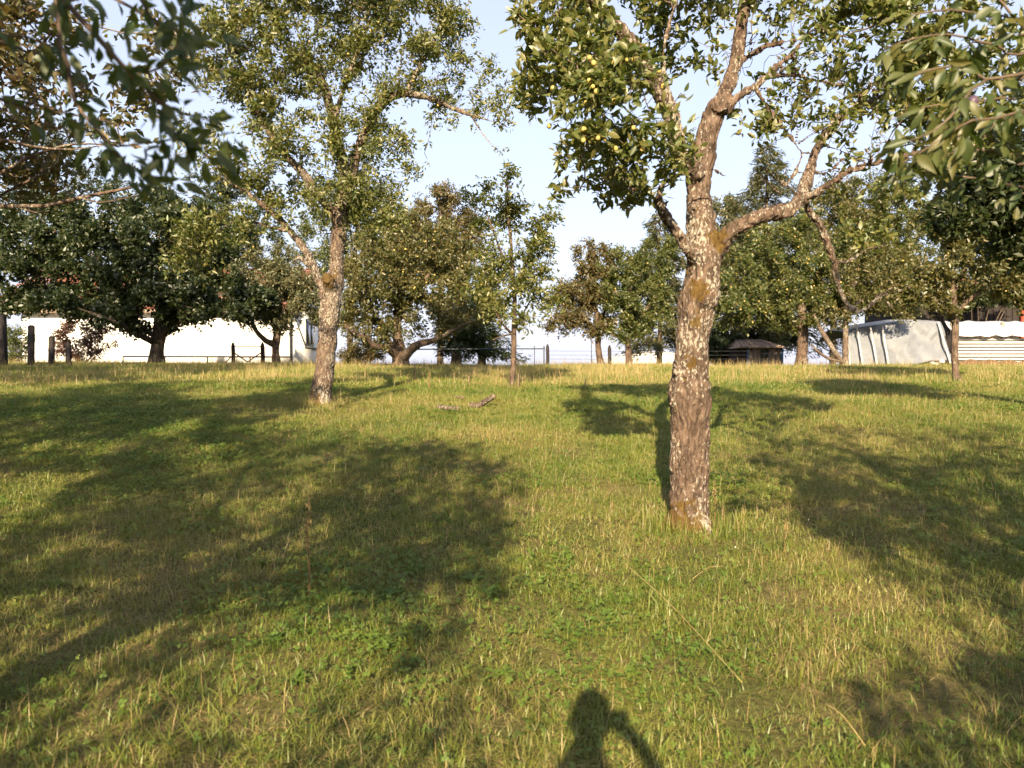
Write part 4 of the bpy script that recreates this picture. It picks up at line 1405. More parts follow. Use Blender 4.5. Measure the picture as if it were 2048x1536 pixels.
for nm, lab, d, tx, (cx, cy_, rx, ry), mt, sd_ in BELT:
    g = gzz((tx - 1024) / F_PX * d, d)
    bx = (tx - 1024) / F_PX * d
    c = at(cx, cy_, d)
    r0 = .014 * (c[2] - g) + .06
    lim_ = [[(bx, d, g + .02, r0, 0), (bx + .05, d, g + (c[2] - g) * .5, r0 * .8, 0), (c[0], d, c[2], r0 * .5, 0), (c[0] + .1, d, c[2] + ry * d / F_PX * .7, r0 * .15, 0)]]
    for k in range(4):
        a = k * 1.7 + sd_
        e = c + np.array([math.cos(a) * rx * d / F_PX * .6, math.sin(a) * 1.2, .3 * math.sin(a * 2)])
        lim_.append([(c[0] * .3 + bx * .7, d, g + (c[2] - g) * .62, r0 * .45, 0), (*((c + e) / 2 - np.array([0, 0, .3])), r0 * .3, 0), (*e, r0 * .12, 0)])
    make_tree(nm, lab, d, lim_, [(cx, cy_, 0, rx, ry, 1.9, 1.6), (cx - rx * .5, cy_ + ry * .45, -.3, rx * .6, ry * .6, 1.3, .9), (cx + rx * .5, cy_ + ry * .4, -.3, rx * .6, ry * .6, 1.3, .9), (cx + rx * .1, cy_ - ry * .4, 0, rx * .55, ry * .6, 1.2, .7)],
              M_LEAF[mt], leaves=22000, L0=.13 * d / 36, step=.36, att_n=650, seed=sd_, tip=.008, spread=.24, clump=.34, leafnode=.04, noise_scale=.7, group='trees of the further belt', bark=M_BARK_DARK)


# conifers
def conifer(name, label, base, h, r0, leafmat, seed, droop=.15, clear=.1, sprays=2600, trunk_r=.12, L=.35):
    rng = np.random.default_rng(seed)
    base = np.array(base, float)
    r_ = root(name, base, label, 'tree')
    b = MB()
    zs = np.linspace(-.2, h, 14)
    b.tube(np.stack([.04 * np.sin(zs), .04 * np.cos(zs * 1.3), zs], 1), np.linspace(trunk_r, .012, 14), 8)
    b.build('trunk', M_BARK_DARK, r_, (0, 0, 0), True)
    nb = int(h * 11)
    bm_ = MB()
    P, D = [], []
    for i in range(nb):
        t = clear + (1 - clear) * (i + rng.uniform(0, 1)) / nb
        z = h * t
        ln = r0 * (1 - t) ** .75 * rng.uniform(.42, 1.2) + .12
        a = i * 2.4 + rng.uniform(-.4, .4)
        s = np.linspace(0, 1, 6)
        pts = np.stack([np.cos(a) * s * ln, np.sin(a) * s * ln, z + ln * (.22 * s - (droop + .35) * s * s + .12 * s ** 3)], 1)
        bm_.tube(pts, np.linspace(.022, .004, 6), 3, False)
        m = max(4, int(sprays / nb * ln / (r0 * .5)))
        q = rng.uniform(.15, 1, m) ** .8
        pp = np.stack([np.interp(q, s, pts[:, j]) for j in range(3)], 1) + rng.normal(size=(m, 3)) * np.array([.08, .08, .07]) * (1 + ln * .5)
        side = np.array([-math.sin(a), math.cos(a), 0])
        dd = unit(np.array([math.cos(a), math.sin(a), -.25]) * .8 + side * rng.normal(size=(m, 1)) * .9 + rng.normal(size=(m, 3)) * .3)
        P.append(pp)
        D.append(dd)
    tag(bm_.build('branches', M_TWIG, r_), kind='stuff')
    P, D = np.concatenate(P), np.concatenate(D)
    n = len(P)
    Nn = unit(np.array([0, 0, 1.]) + rand_dir(n, rng) * .5)
    Nn = unit(Nn - D * (Nn * D).sum(1, keepdims=True))
    Ln = L * rng.uniform(.5, 1.2, n)
    tag(link('crown', leaf_mesh('crown', P, D, Nn, Ln, Ln * .22, rng.uniform(0, .4, n), False), leafmat, r_), kind='stuff')
    return r_


def on_ground(px, d):
    x = (px - 1024) / F_PX * d
    return (x, d, gzz(x, d))


q = on_ground(1530, 34)
conifer('tall_conifer', 'tall grey-green conifer rising behind the thick foreground tree', q, at(1530, 285, 34)[2] - q[2], 4.3, M_LEAF['grey'], 5, sprays=34000, L=.28, trunk_r=.2, clear=.12)
q = on_ground(1318, 36)
conifer('pale_conifer', 'pale conifer with pointed top just left of the thick foreground trunk', q, at(1318, 425, 36)[2] - q[2], 2.8, M_LEAF['grey'], 6, sprays=16000, L=.30, trunk_r=.15, clear=.14)
q = on_ground(912, 31)
conifer('low_conifer', 'low dark conifer with bare lower trunk behind the spreading apple tree', q, 3.6, 1.5, M_LEAF['dark'], 7, sprays=7000, L=.26, trunk_r=.24, clear=.2)
q = on_ground(963, 33)
conifer('dark_conifer', 'dark drooping conifer behind the young slim tree', q, 3.9, 1.6, M_LEAF['dark'], 8, sprays=7000, L=.26, trunk_r=.2, clear=.16)


# shrubs
def shrub(name, label, px, py, d, rx, ry, rz, leafmat, leaves, seed, L0=.09, stems=7, cat='shrub'):
    rng = np.random.default_rng(seed)
    c = at(px, py, d)
    base = np.array([c[0], d, gzz(c[0], d)])
    k = d / F_PX
    limbs = []
    for i in range(stems):
        e = c + rand_dir(1, rng)[0] * np.array([rx * k * .6, rz * .6, ry * k * .6])
        s = base + np.array([rng.uniform(-.2, .2), rng.uniform(-.2, .2), .02])
        m = (s + e) / 2 + np.array([0, 0, .1])
        limbs.append([(*s, .022, 0), (*m, .016, 0), (*e, .007, 0)])
    return make_tree(name, label, d, limbs, [(px, py, 0, rx, ry, rz, 1)], leafmat, leaves=leaves, L0=L0, step=.22, att_n=260, seed=seed, tip=.004, spread=.16, clump=.3,
                     base=base, bark=M_TWIG, cat=cat, leafnode=.03, solid_k=6, noise_scale=1.2)


shrub('reddish_shrub', 'rounded reddish-brown shrub in front of the left end of the house', 168, 682, 30, 68, 52, 1.1, M_LEAF['red'], 6500, 201)
shrub('edge_bush', 'green bush between the dark posts at the left edge', 30, 690, 33, 34, 45, .9, M_LEAF['green'], 4200, 202)
shrub('dry_bush', 'low dry olive bush on the crest right of the leaning tree', 722, 712, 27, 52, 26, .8, M_LEAF['brown'], 5200, 203, L0=.08)
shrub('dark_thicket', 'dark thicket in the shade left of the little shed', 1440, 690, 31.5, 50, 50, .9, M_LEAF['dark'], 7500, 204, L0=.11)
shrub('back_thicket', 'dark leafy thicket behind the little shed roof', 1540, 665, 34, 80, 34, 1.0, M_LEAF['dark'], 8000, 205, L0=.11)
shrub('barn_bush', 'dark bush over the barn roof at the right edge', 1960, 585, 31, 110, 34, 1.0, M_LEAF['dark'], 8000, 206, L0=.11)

# ------------------------------------------------------------------ trees beside and behind the camera: they cast the foreground shade
SHADE = [
    [(-900, 735), (0, 745), (330, 742), (420, 775), (560, 800), (720, 840), (880, 880), (1030, 885), (1060, 960), (1030, 1080), (1065, 1190), (960, 1270), (850, 1300), (770, 1215), (560, 1225), (420, 1280), (200, 1300), (0, 1320), (-900, 1330)],
    [(1450, 880), (1560, 865), (1800, 835), (2050, 850), (2900, 850), (2900, 1150), (2050, 1130), (1900, 1120), (1700, 1110), (1620, 1080), (1540, 1000), (1560, 950), (1470, 925)],
    [(1640, 1390), (1850, 1350), (2050, 1330), (2900, 1330), (2900, 1900), (1700, 1900)],
    [(-900, 1440), (60, 1450), (240, 1536), (240, 1900), (-900, 1900)],
]
LITHOLE = [[(590, 1090), (740, 1070), (760, 1190), (600, 1215)], [(-20, 990), (60, 980), (90, 1060), (-20, 1090)], [(440, 1010), (560, 1010), (540, 1070), (450, 1080)], [(350, 770), (600, 780), (560, 830), (380, 820)]]
tA0, tA1 = at(1380, 1062, 5.6), at(1405, 500, 5.6)


def keep_shade(frustum=True, m=60, corridor=.34):
    def f(P):
        ok = np.ones(len(P), bool)
        px, py, fd = proj(P)
        if frustum:
            near = fd > -.2
            ok &= ~(near & (fd > .05) & (px > -m) & (px < 2048 + m) & (py > -m) & (py < 1700))
            ok &= ~((np.abs(P[:, 0]) < .5) & (P[:, 1] > -1) & (P[:, 1] < .4) & (P[:, 2] < 2.6))
        gh = ground_hit(P)
        hx, hy, hf = proj(gh)
        inview = (hf > 1) & (hx > -20) & (hx < 2068) & (hy > 733) & (hy < 1560)
        sh = np.zeros(len(P), bool)
        for s in SHADE:
            sh |= inpoly(hx, hy, s)
        for s in LITHOLE:
            sh &= ~inpoly(hx, hy, s)
        ok &= ~inview | sh
        # keep the trunk of the old plum tree in the sun
        t = (5.6 - P[:, 1]) / SDIR[1]
        Q = P + SDIR[None] * t[:, None]
        ok &= ~((t > 0) & (np.abs(Q[:, 0] - tA0[0] - .03) < corridor) & (Q[:, 2] > tA0[2] - .2) & (Q[:, 2] < tA1[2] + .3))
        ok &= sunlit(P, -2.62, 11.5, .8, 3.4, .3)
        return ok
    return f


def sunlit(P, tx, ty, z0, z1, w):
    t = (ty - P[:, 1]) / SDIR[1]
    Q = P + SDIR[None] * t[:, None]
    return ~((t > 0) & (np.abs(Q[:, 0] - tx) < w) & (Q[:, 2] > z0) & (Q[:, 2] < z1))


def box_att(lo, hi, n, seed):
    rng = np.random.default_rng(seed)
    return np.array(lo) + rng.uniform(0, 1, (n, 3)) * (np.array(hi) - np.array(lo))


Ltree = make_tree('overhanging_left_tree', 'plum tree whose blurred leafy branches hang into the top left corner', 2.0,
                  [[(-2.7, -.5, .0, .15, 0), (-2.68, -.5, .7, .12, 0), (-2.55, -.45, 1.5, .11, 0), (-2.4, -.3, 2.2, .09, 0), (-2.2, 0, 3.0, .06, 0), (-2.1, .2, 4.0, .03, 0)],
                   [(-2.5, -.4, 1.8, .07, 0), (-2.0, .1, 2.3, .05, 0), (-1.6, .8, 2.7, .035, 0), (-1.5, 1.6, 3.1, .02, 0)], [(-2.4, -.3, 2.1, .06, 0), (-3.0, .6, 2.9, .04, 0), (-3.3, 1.4, 3.3, .02, 0)],
                   [(-2.4, -.3, 2.2, .06, 0), (-1.8, -1.0, 2.8, .04, 0), (-1.2, -1.6, 3.1, .02, 0)]],
                  [], M_LEAF['green'], leaves=24000, L0=.078, step=.16, seed=141, tip=.004, spread=.15, clump=.48, noise_scale=1.3, leafnode=.02,
                  extra_att=box_att((-4.6, -3.2, 1.9), (-.3, 2.6, 4.3), 4200, 3), keep=keep_shade(), bark=M_BARK, hi=False)
Mtree = make_tree('overhanging_right_tree', 'plum tree whose drooping leaves hang into the top right corner', 2.4,
                  [[(3.0, .3, .0, .15, 0), (2.98, .3, .7, .12, 0), (2.9, .4, 1.5, .11, 0), (2.8, .5, 2.2, .09, 0), (2.7, .6, 3.0, .06, 0), (2.6, .8, 4.0, .03, 0)],
                   [(2.85, .4, 1.9, .06, 0), (2.5, 1.0, 2.3, .045, 0), (2.3, 1.6, 2.5, .03, 0), (2.1, 2.2, 2.6, .02, 0)], [(2.85, .4, 1.7, .06, 0), (2.4, -.5, 2.2, .05, 0), (1.9, -1.4, 2.4, .03, 0), (1.5, -2.0, 2.5, .02, 0)],
                   [(2.8, .5, 2.3, .05, 0), (3.5, 1.2, 3.0, .03, 0), (4.0, 1.8, 3.4, .02, 0)]],
                  [], M_LEAF['green'], leaves=24000, L0=.078, step=.16, seed=151, tip=.004, spread=.15, clump=.38, noise_scale=1.3, leafnode=.02,
                  extra_att=box_att((.6, -3.4, 1.8), (5.2, 2.6, 4.2), 4200, 4), keep=keep_shade(), bark=M_BARK)
def w6(*q):
    return [(a, b_, c * .62) for a, b_, c in q]


Ptree = make_tree('bare_branched_tree', 'half-bare old tree beyond the left edge with sunlit leafless branches', 6.0,
                  [[(-5.6, 6.2, .4, .18, 0), (-5.55, 6.2, 1.2, .15, 0), (-5.4, 6.2, 2.0, .13, 0), (-5.2, 6.1, 3.0, .09, 0), (-5.0, 6.0, 4.2, .05, 0), (-4.8, 6, 5.2, .03, 0)],
                   [(-5.45, 6.2, 1.9, .06, 0)] + [(px, py, 0.2, w) for px, py, w in w6((-60, 432, 17), (20, 412, 14), (90, 412, 13), (160, 396, 12), (230, 382, 10), (265, 375, 6))],
                   [(-5.4, 6.2, 2.1, .05, 0)] + [(px, py, 0.0, w) for px, py, w in w6((-60, 385, 14), (10, 340, 11), (45, 320, 10), (110, 296, 8), (160, 287, 6), (215, 288, 4))],
                   [(-5.4, 6.2, 2.2, .05, 0)] + [(px, py, 0.3, w) for px, py, w in w6((-50, 420, 9), (10, 385, 9), (60, 360, 7), (105, 330, 4))],
                   [(-5.3, 6.1, 2.6, .05, 0)] + [(px, py, -.3, w) for px, py, w in w6((-60, 260, 14), (0, 276, 11), (70, 292, 8), (150, 298, 5), (230, 286, 3))],
                   [(px, py, 0.2, w) for px, py, w in w6((30, 412, 8), (75, 425, 6), (105, 420, 3))], [(px, py, 0.2, w) for px, py, w in w6((160, 396, 6), (200, 405, 4), (255, 395, 3), (300, 383, 2))],
                   [(-5.2, 6.1, 3.0, .06, 0)] + [(px, py, .3, w) for px, py, w in w6((-40, 170, 14), (30, 120, 10), (70, 100, 8), (130, 40, 5))],
                   [(px, py, 0.0, w) for px, py, w in w6((45, 320, 7), (40, 290, 6), (60, 260, 5), (100, 215, 3))]],
                  [(80, 130, .3, 120, 90, .8, 1.4), (200, 200, .4, 110, 80, .6, 1.1), (90, 270, .6, 130, 60, .6, 1.0), (60, 360, .8, 90, 50, .6, .7), (-120, 60, 0, 200, 200, 1.2, 1.5), (280, 120, .4, 80, 100, .5, .6), (100, 20, .2, 120, 60, .8, .8), (-150, 300, .2, 100, 120, .8, .8)],
                  M_LEAF['brown'], leaves=62000, L0=.072, step=.15, keep=lambda P: sunlit(P, -2.62, 11.5, .8, 3.6, .35), att_n=3000, seed=161, tip=.0038, spread=.12, clump=.36, leafnode=.014,
                  extra_att=(lambda q: q[keep_shade()(q)])(np.concatenate([box_att((-8.2, 4.0, 2.2), (-4.4, 8.5, 5.8), 700, 6), box_att((-9.0, .8, 2.3), (-4.0, 5.5, 5.2), 1500, 61)])), bark=M_BARK, twig=M_TWIG_PALE)
Qtree = make_tree('tall_outside_tree', 'tall leafy tree standing outside the left edge and shading the back of the meadow', 9.0,
                  [[(-13.8, 8.5, .5, .3, 0), (-13.8, 8.5, 2.5, .24, 0), (-13.7, 8.5, 5, .2, 0), (-13.7, 8.6, 8, .13, 0), (-13.6, 8.6, 11, .05, 0)],
                   [(-13.7, 8.5, 4, .1, 0), (-12.5, 8, 6, .07, 0), (-11.6, 8, 7.5, .03, 0)], [(-13.7, 8.5, 5, .1, 0), (-15, 9, 7, .07, 0), (-16, 9.4, 8.5, .03, 0)]],
                  [], M_LEAF['dark'], leaves=24000, L0=.17, step=.4, seed=171, tip=.009, spread=.3, clump=.25, leafnode=.05, noise_scale=.6,
                  extra_att=np.concatenate([box_att((-17.0, 6.0, 4.2), (-8.0, 11, 10.4), 1100, 8), box_att((-15, 7.5, 9.5), (-12, 10, 12), 120, 9)]), bark=M_BARK_DARK)


# near branches with single leaves
def near_branch(tree, pts, leafn, L0, mat, seed, hang=.3, kids=()):
    base = np.array(tree.location)
    rng = np.random.default_rng(seed)
    C = []
    for q in pts:
        if len(q) == 5:
            C.append(q[:4])
        else:
            C.append(list(at(q[0], q[1], q[2])) + [q[3] * .5 * q[2] / F_PX])
    K_ = catmull(C, .05)
    Pp, Rr = K_[:, :3], np.clip(K_[:, 3], .0015, None)
    Pp = Pp + (vnoise(Pp * 9 + seed)[:, None] - .5) * .02 * rng.normal(size=(1, 3))
    V, T, Q = tube_arr(Pp, Rr, 7, True)
    b = MB()
    b.add(V, T, Q)
    br = b.build('branch', M_TWIG, tree, base, True)
    px, py, f = proj(Pp)
    vis = np.where((f > .2) & (px > -90) & (px < 2140) & (py > -90))[0]
    if len(vis) < 2:
        return br
    tang = unit(np.gradient(Pp, axis=0))
    for _ in range(leafn):
        i = int(rng.choice(vis, p=(lambda w: w / w.sum())(.4 + np.linspace(0, 1, len(vis)))))
        out = unit(tang[i] * .45 + rng.normal(size=3) * .55 + np.array([0, 0, -hang]))
        nn = unit(np.array([0, -.55, .5]) + rng.normal(size=3) * .55)
        nn = unit(nn - out * nn.dot(out))
        if np.linalg.norm(Pp[i] - np.array([0, 0, CAM_Z])) < 1.45:
            continue
        st = Pp[i] + unit(out) * rng.uniform(.004, .035) + rng.normal(size=3) * .012
        leaf_object(st, out, nn, L0 * rng.uniform(.65, 1.2), br, base, rng, mat)
    return br


lr, mr = Ltree[0], Mtree[0]
near_branch(lr, [(-1.95, .15, 2.33, .03, 0), (-1.6, .9, 2.42, .02, 0), (60, -70, 1.55, 16), (126, 0, 1.55, 14), (191, 68, 1.55, 12), (239, 126, 1.55, 10), (260, 147, 1.55, 9), (308, 198, 1.57, 7), (359, 226, 1.6, 5), (410, 236, 1.62, 4), (450, 262, 1.64, 2)], 68, .052, M_LEAFDARK, 1)
near_branch(lr, [(253, 137, 1.55, 6), (290, 146, 1.53, 6), (321, 135, 1.5, 5), (345, 110, 1.5, 4), (358, 80, 1.5, 4), (368, 45, 1.5, 2)], 37, .052, M_LEAFDARK, 2)
near_branch(lr, [(-1.8, .4, 2.3, .022, 0), (60, -60, 1.8, 12), (112, 5, 1.75, 11), (120, 85, 1.7, 10), (137, 130, 1.7, 9), (144, 191, 1.7, 8), (161, 232, 1.7, 7), (205, 284, 1.7, 6), (246, 321, 1.7, 4), (300, 345, 1.72, 3), (340, 350, 1.72, 2)], 71, .052, M_LEAFDARK, 3)
near_branch(lr, [(205, 284, 1.7, 4), (250, 285, 1.68, 4), (300, 275, 1.66, 3), (350, 280, 1.66, 3), (420, 310, 1.66, 2)], 34, .052, M_LEAFDARK, 4)
near_branch(lr, [(-1.75, .35, 2.28, .02, 0), (-70, 60, 1.75, 9), (0, 70, 1.75, 8), (60, 75, 1.75, 6), (110, 95, 1.75, 4)], 23, .052, M_LEAFDARK, 5)
near_branch(lr, [(-1.75, .35, 2.5, .02, 0), (220, -90, 1.6, 9), (270, -20, 1.6, 7), (300, 30, 1.6, 5), (340, 60, 1.6, 3)], 23, .052, M_LEAFDARK, 6)
near_branch(lr, [(300, 198, 1.57, 4), (330, 215, 1.6, 4), (350, 260, 1.6, 3), (345, 300, 1.6, 2)], 20, .052, M_LEAFDARK, 7)
near_branch(mr, [(2.3, 1.6, 2.5, .02, 0), (2120, 140, 2.3, 9), (2048, 147, 2.3, 7), (2001, 156, 2.3, 6), (1972, 160, 2.3, 6), (1943, 143, 2.3, 5), (1918, 132, 2.3, 4), (1883, 138, 2.3, 4), (1830, 150, 2.3, 3), (1790, 160, 2.3, 2)], 45, .072, M_LEAFOBJ, 11, .5)
near_branch(mr, [(1972, 162, 2.3, 5), (1943, 180, 2.28, 5), (1923, 206, 2.26, 4), (1900, 235, 2.26, 4), (1872, 258, 2.26, 3), (1838, 275, 2.28, 3), (1800, 290, 2.3, 2)], 45, .072, M_LEAFOBJ, 12, .7)
near_branch(mr, [(2.4, 1.5, 2.35, .018, 0), (2110, 215, 2.2, 6), (2048, 223, 2.2, 5), (1986, 241, 2.2, 5), (1938, 244, 2.2, 4), (1889, 272, 2.2, 3), (1850, 300, 2.2, 3), (1815, 320, 2.2, 2)], 48, .072, M_LEAFOBJ, 13, .7)
near_branch(mr, [(2.3, 1.7, 2.6, .018, 0), (2120, 60, 2.5, 7), (2044, 50, 2.5, 6), (2004, 5, 2.5, 5), (1960, -40, 2.5, 3)], 21, .072, M_LEAFOBJ, 14, .4)
near_branch(mr, [(2.3, 1.7, 2.6, .018, 0), (2110, 95, 2.6, 6), (1990, 90, 2.6, 5), (1900, 70, 2.6, 4), (1820, 80, 2.6, 3), (1770, 100, 2.6, 2)], 45, .072, M_LEAFOBJ, 15, .4)
near_branch(mr, [(2.4, 1.5, 2.2, .015, 0), (2120, 320, 2.3, 6), (2048, 310, 2.3, 5), (1980, 300, 2.3, 4), (1923, 299, 2.3, 3), (1878, 307, 2.3, 2)], 32, .072, M_LEAFOBJ, 16, .6)
near_branch(mr, [(2.4, 1.5, 2.1, .014, 0), (2120, 380, 2.5, 6), (2048, 375, 2.5, 5), (1970, 360, 2.5, 4), (1900, 350, 2.5, 3), (1840, 345, 2.5, 2)], 34, .068, M_LEAFOBJ, 17, .6)
near_branch(mr, [(2.3, 1.7, 2.5, .014, 0), (2110, 180, 2.7, 5), (2010, 195, 2.7, 4), (1930, 205, 2.7, 4), (1850, 215, 2.7, 3), (1785, 240, 2.7, 2)], 40, .068, M_LEAFOBJ, 18, .6)
near_branch(mr, [(2.3, 1.7, 2.6, .014, 0), (2110, 20, 2.8, 5), (2000, 30, 2.8, 4), (1900, 20, 2.8, 4), (1820, 30, 2.8, 3)], 34, .068, M_LEAFOBJ, 19, .4)
near_branch(lr, [(-1.8, .4, 2.3, .016, 0), (-40, 180, 2.0, 8), (30, 200, 2.0, 7), (100, 215, 2.0, 5), (170, 235, 2.0, 4), (230, 260, 2.0, 2)], 34, .052, M_LEAFDARK, 8)
near_branch(lr, [(-1.8, .4, 2.4, .016, 0), (150, -80, 2.0, 8), (230, -10, 2.0, 7), (310, 40, 2.0, 5), (390, 70, 2.0, 4), (440, 110, 2.0, 2)], 34, .052, M_LEAFDARK, 9)
pl = link('plum', mk_mesh('plum_purple', ICO2[0] * np.array([.016, .016, .019]), tris=ICO2[1], smooth=True), M_PLUM, mr, tuple(at(1945, 204, 2.26) - np.array(mr.location)))
pl['label'] = 'single ripe purple plum'

# ------------------------------------------------------------------ things lying and standing in the grass
def log_piece(label, pts, d, w, seed, cut=True):
    P = np.array([at(a, b_, d + c) for a, b_, c in pts])
    P[:, 2] = np.maximum(P[:, 2] + .02, gz(P[:, 0], P[:, 1]) + .045)
    base = np.array([P[0][0], P[0][1], gzz(P[0][0], P[0][1])])
    C = catmull(np.hstack([P, np.full((len(P), 1), w / 2)]), .04)
    Pp = C[:, :3]
    R = C[:, 3] * (1 + .35 * (vnoise(Pp * 22 + seed) - .5))
    r_ = root('dead_log', base, label, 'log', 'dead wood in the grass')
    V, T, Q = tube_arr(Pp, R, 10, False)
    b = MB()
    b.add(V, None, Q)
    b.build('bark', M_BARK_DARK, r_, base, True)
    for e in (0, -1):
        t = unit((Pp[1] - Pp[0]) if e == 0 else (Pp[-1] - Pp[-2]))
        b = MB()
        b.tube([Pp[e] - t * .006, Pp[e] + t * .006], R[e] * 1.01, 10)
        b.build('cut_end', M_WOOD, r_, base)
    return r_


log_piece('dark dead branch propped up in the grass with a pale cut end', [(938, 832, 0), (955, 818, 0), (970, 806, 0), (988, 795, -.05)], 11.2, .085, 1)
log_piece('short dark log lying flat in the grass left of the propped branch', [(878, 830, 0), (896, 830, -.1), (916, 827, -.15)], 11.0, .07, 2)
log_piece('thin dark stick lying furthest back of the dead wood', [(902, 800, 0), (912, 797, 0), (925, 798, -.1)], 12.2, .045, 3)

for (px, pt, pb, d, lab) in ((1170, 757, 785, 14.2, 'short pale stake in the grass right of the young slim tree'), (937, 752, 775, 15.5, 'short brown stake in the grass left of the young slim tree'),
                             (829, 728, 770, 16.0, 'tall thin stake in the grass before the spreading apple tree'), (1036, 748, 782, 14.3, 'thin stake standing close beside the young slim trunk')):
    q, t_ = at(px, pb, d), at(px, pt, d)
    zg = gzz(q[0], d)
    b = MB()
    h = t_[2] - zg
    b.tube([[0, 0, -.15], [.005, 0, h * .6], [.012, 0, h]], [.016, .014, .011], 6)
    o = b.build('stake', M_WOOD, None, loc=(q[0], d, zg))
    tag(o, lab, 'stake', 'stakes in the meadow')

M_DRY = mat_plain('dry_stem', (.17, .10, .045), .9, .3, 20)
M_SEED = mat_plain('seed_head', (.24, .18, .07), .9, .35, 30)


def weed(label, px, pyb, pyt, d, seed, heads=16, lean=0.0, w=.006):
    rng = np.random.default_rng(seed)
    q = at(px, pyb, d)
    base = np.array([q[0], d, gzz(q[0], d)])
    h = at(px, pyt, d)[2] - base[2]
    r_ = root('dry_weed', base, label, 'weed', 'tall dry weeds')
    z = np.linspace(-.02, h, 14)
    P = np.stack([lean * (z / h) ** 2 + .006 * np.sin(z * 14), .004 * np.cos(z * 9), z], 1)
    b = MB()
    b.tube(P, np.linspace(w, w * .4, 14), 6)
    b.build('stem', M_DRY, r_, smooth=True)
    sd_, lf = MB(), MB()
    for i in range(heads):
        t = rng.uniform(.62, 1.0)
        c = np.array([np.interp(t * h, z, P[:, k]) for k in range(3)])
        a = rng.uniform(0, 6.28)
        e = c + np.array([math.cos(a), math.sin(a), rng.uniform(-.2, .7)]) * rng.uniform(.008, .022)
        sd_.tube([c, (c + e) / 2 + np.array([0, 0, .003]), e], [.0015, .0013, .001], 3)
        sd_.add(ICO1[0] * np.array([.005, .005, .009]) * rng.uniform(.7, 1.3) + e, ICO1[1])
    tag(sd_.build('seed_heads', M_SEED, r_, smooth=True), kind='stuff')
    for i in range(4):
        t = rng.uniform(.35, .7)
        c = np.array([np.interp(t * h, z, P[:, k]) for k in range(3)])
        a = rng.uniform(0, 6.28)
        A_ = unit(np.array([math.cos(a), math.sin(a), .3]))
        n_ = unit(np.array([0, 0, 1.]) - A_ * A_[2])
        leaf_object(c, A_, n_, rng.uniform(.03, .05), r_, np.zeros(3), rng, M_LEAFOBJ)
    return r_


weed('tall dry weed stalk with seed head standing alone in the left foreground', 617, 1212, 990, 4.25, 1, 26, .006, .0055)
weed('dry brown dock stalk in the grass near the dead logs', 858, 800, 745, 13.5, 2, 30, .02, .012)
weed('thin dry stalk at the right of the thick tree foot', 1428, 1060, 965, 5.6, 3, 12, .01, .004)
weed('dry stalk in the shade at the right side', 1890, 1130, 1050, 5.3, 4, 10, -.01, .004)
weed('dry stalk at the edge of the right shade', 1568, 1130, 1040, 5.0, 5, 10, .012, .004)

# fallen long straws
M_STRAW = mat_plain('straw', (.42, .31, .13), .8, .25, 20)
for k, (x0, y0, x1, y1, lab) in enumerate(((1240, 1150, 1485, 1390, 'longest fallen straw crossing the sunny foreground grass'), (1385, 1190, 1450, 1150, 'short straw lying above the longest straw'),
                                           (1640, 1450, 1730, 1520, 'bent straw lying at the edge of the bottom right shade'), (480, 1240, 540, 1222, 'pale straw lying in the left shade below the tall dry weed'))):
    def gp(px, py):
        d = 4.0
        for _ in range(30):
            p = at(px, py, d)
            e = p[2] - gzz(p[0], d)
            d *= 1 + .5 * e / (CAM_Z - p[2] + .01)
        return at(px, py, d)
    a, c = gp(x0, y0), gp(x1, y1)
    a[2] += .09
    c[2] += .05
    m = (a + c) / 2 + np.array([0, 0, .03])
    b = MB()
    b.tube(catmull(np.array([a, m, c]), .08), .0014, 5)
    o = b.build('fallen_straw', M_STRAW, None, a, loc=tuple(a))
    tag(o, lab, 'straw', 'fallen straws')


# ------------------------------------------------------------------ grass
def mat_grass(name, c_green, c_mid, c_dry, bias=0.0, trans=.3):
    m, N, L = newmat(name)
    oi = nd(N, 'ShaderNodeObjectInfo')
    geo = nd(N, 'ShaderNodeNewGeometry')
    n1 = nd(N, 'ShaderNodeTexNoise', inp={'Scale': .55, 'Detail': 3.0})
    L.new(geo.outputs['Position'], n1.inputs['Vector'])
    n2 = nd(N, 'ShaderNodeTexNoise', inp={'Scale': 3.2, 'Detail': 2.0})
    L.new(geo.outputs['Position'], n2.inputs['Vector'])
    s = nd(N, 'ShaderNodeMath', operation='MULTIPLY_ADD', inp={1: .55})
    L.new(n2.outputs[0], s.inputs[0])
    L.new(n1.outputs[0], s.inputs[2])
    s2 = nd(N, 'ShaderNodeMath', operation='MULTIPLY_ADD', inp={1: .30})
    L.new(geo.outputs['Random Per Island'], s2.inputs[0])
    L.new(s.outputs[0], s2.inputs[2])
    s3 = nd(N, 'ShaderNodeMath', operation='ADD', inp={1: bias - .44})
    L.new(s2.outputs[0], s3.inputs[0])
    r = ramp(N, [(.22, c_green), (.5, c_mid), (.78, c_dry)])
    L.new(s3.outputs[0], r.inputs[0])
    leaf_shader(N, L, r.outputs[0], trans=trans, gloss=.04, rough=.5, trans_tint=(1.1, 1.15, .6))
    return m


MG = mat_grass('grass_blades', (.082, .142, .014), (.180, .206, .031), (.30, .256, .080))
MD = mat_grass('dry_grass', (.22, .18, .065), (.34, .25, .10), (.42, .30, .14), .1, .2)
MC = mat_grass('clover', (.080, .145, .015), (.120, .180, .022), (.19, .21, .04), -.05)

tufts = bpy.data.collections.new('grass_tufts')


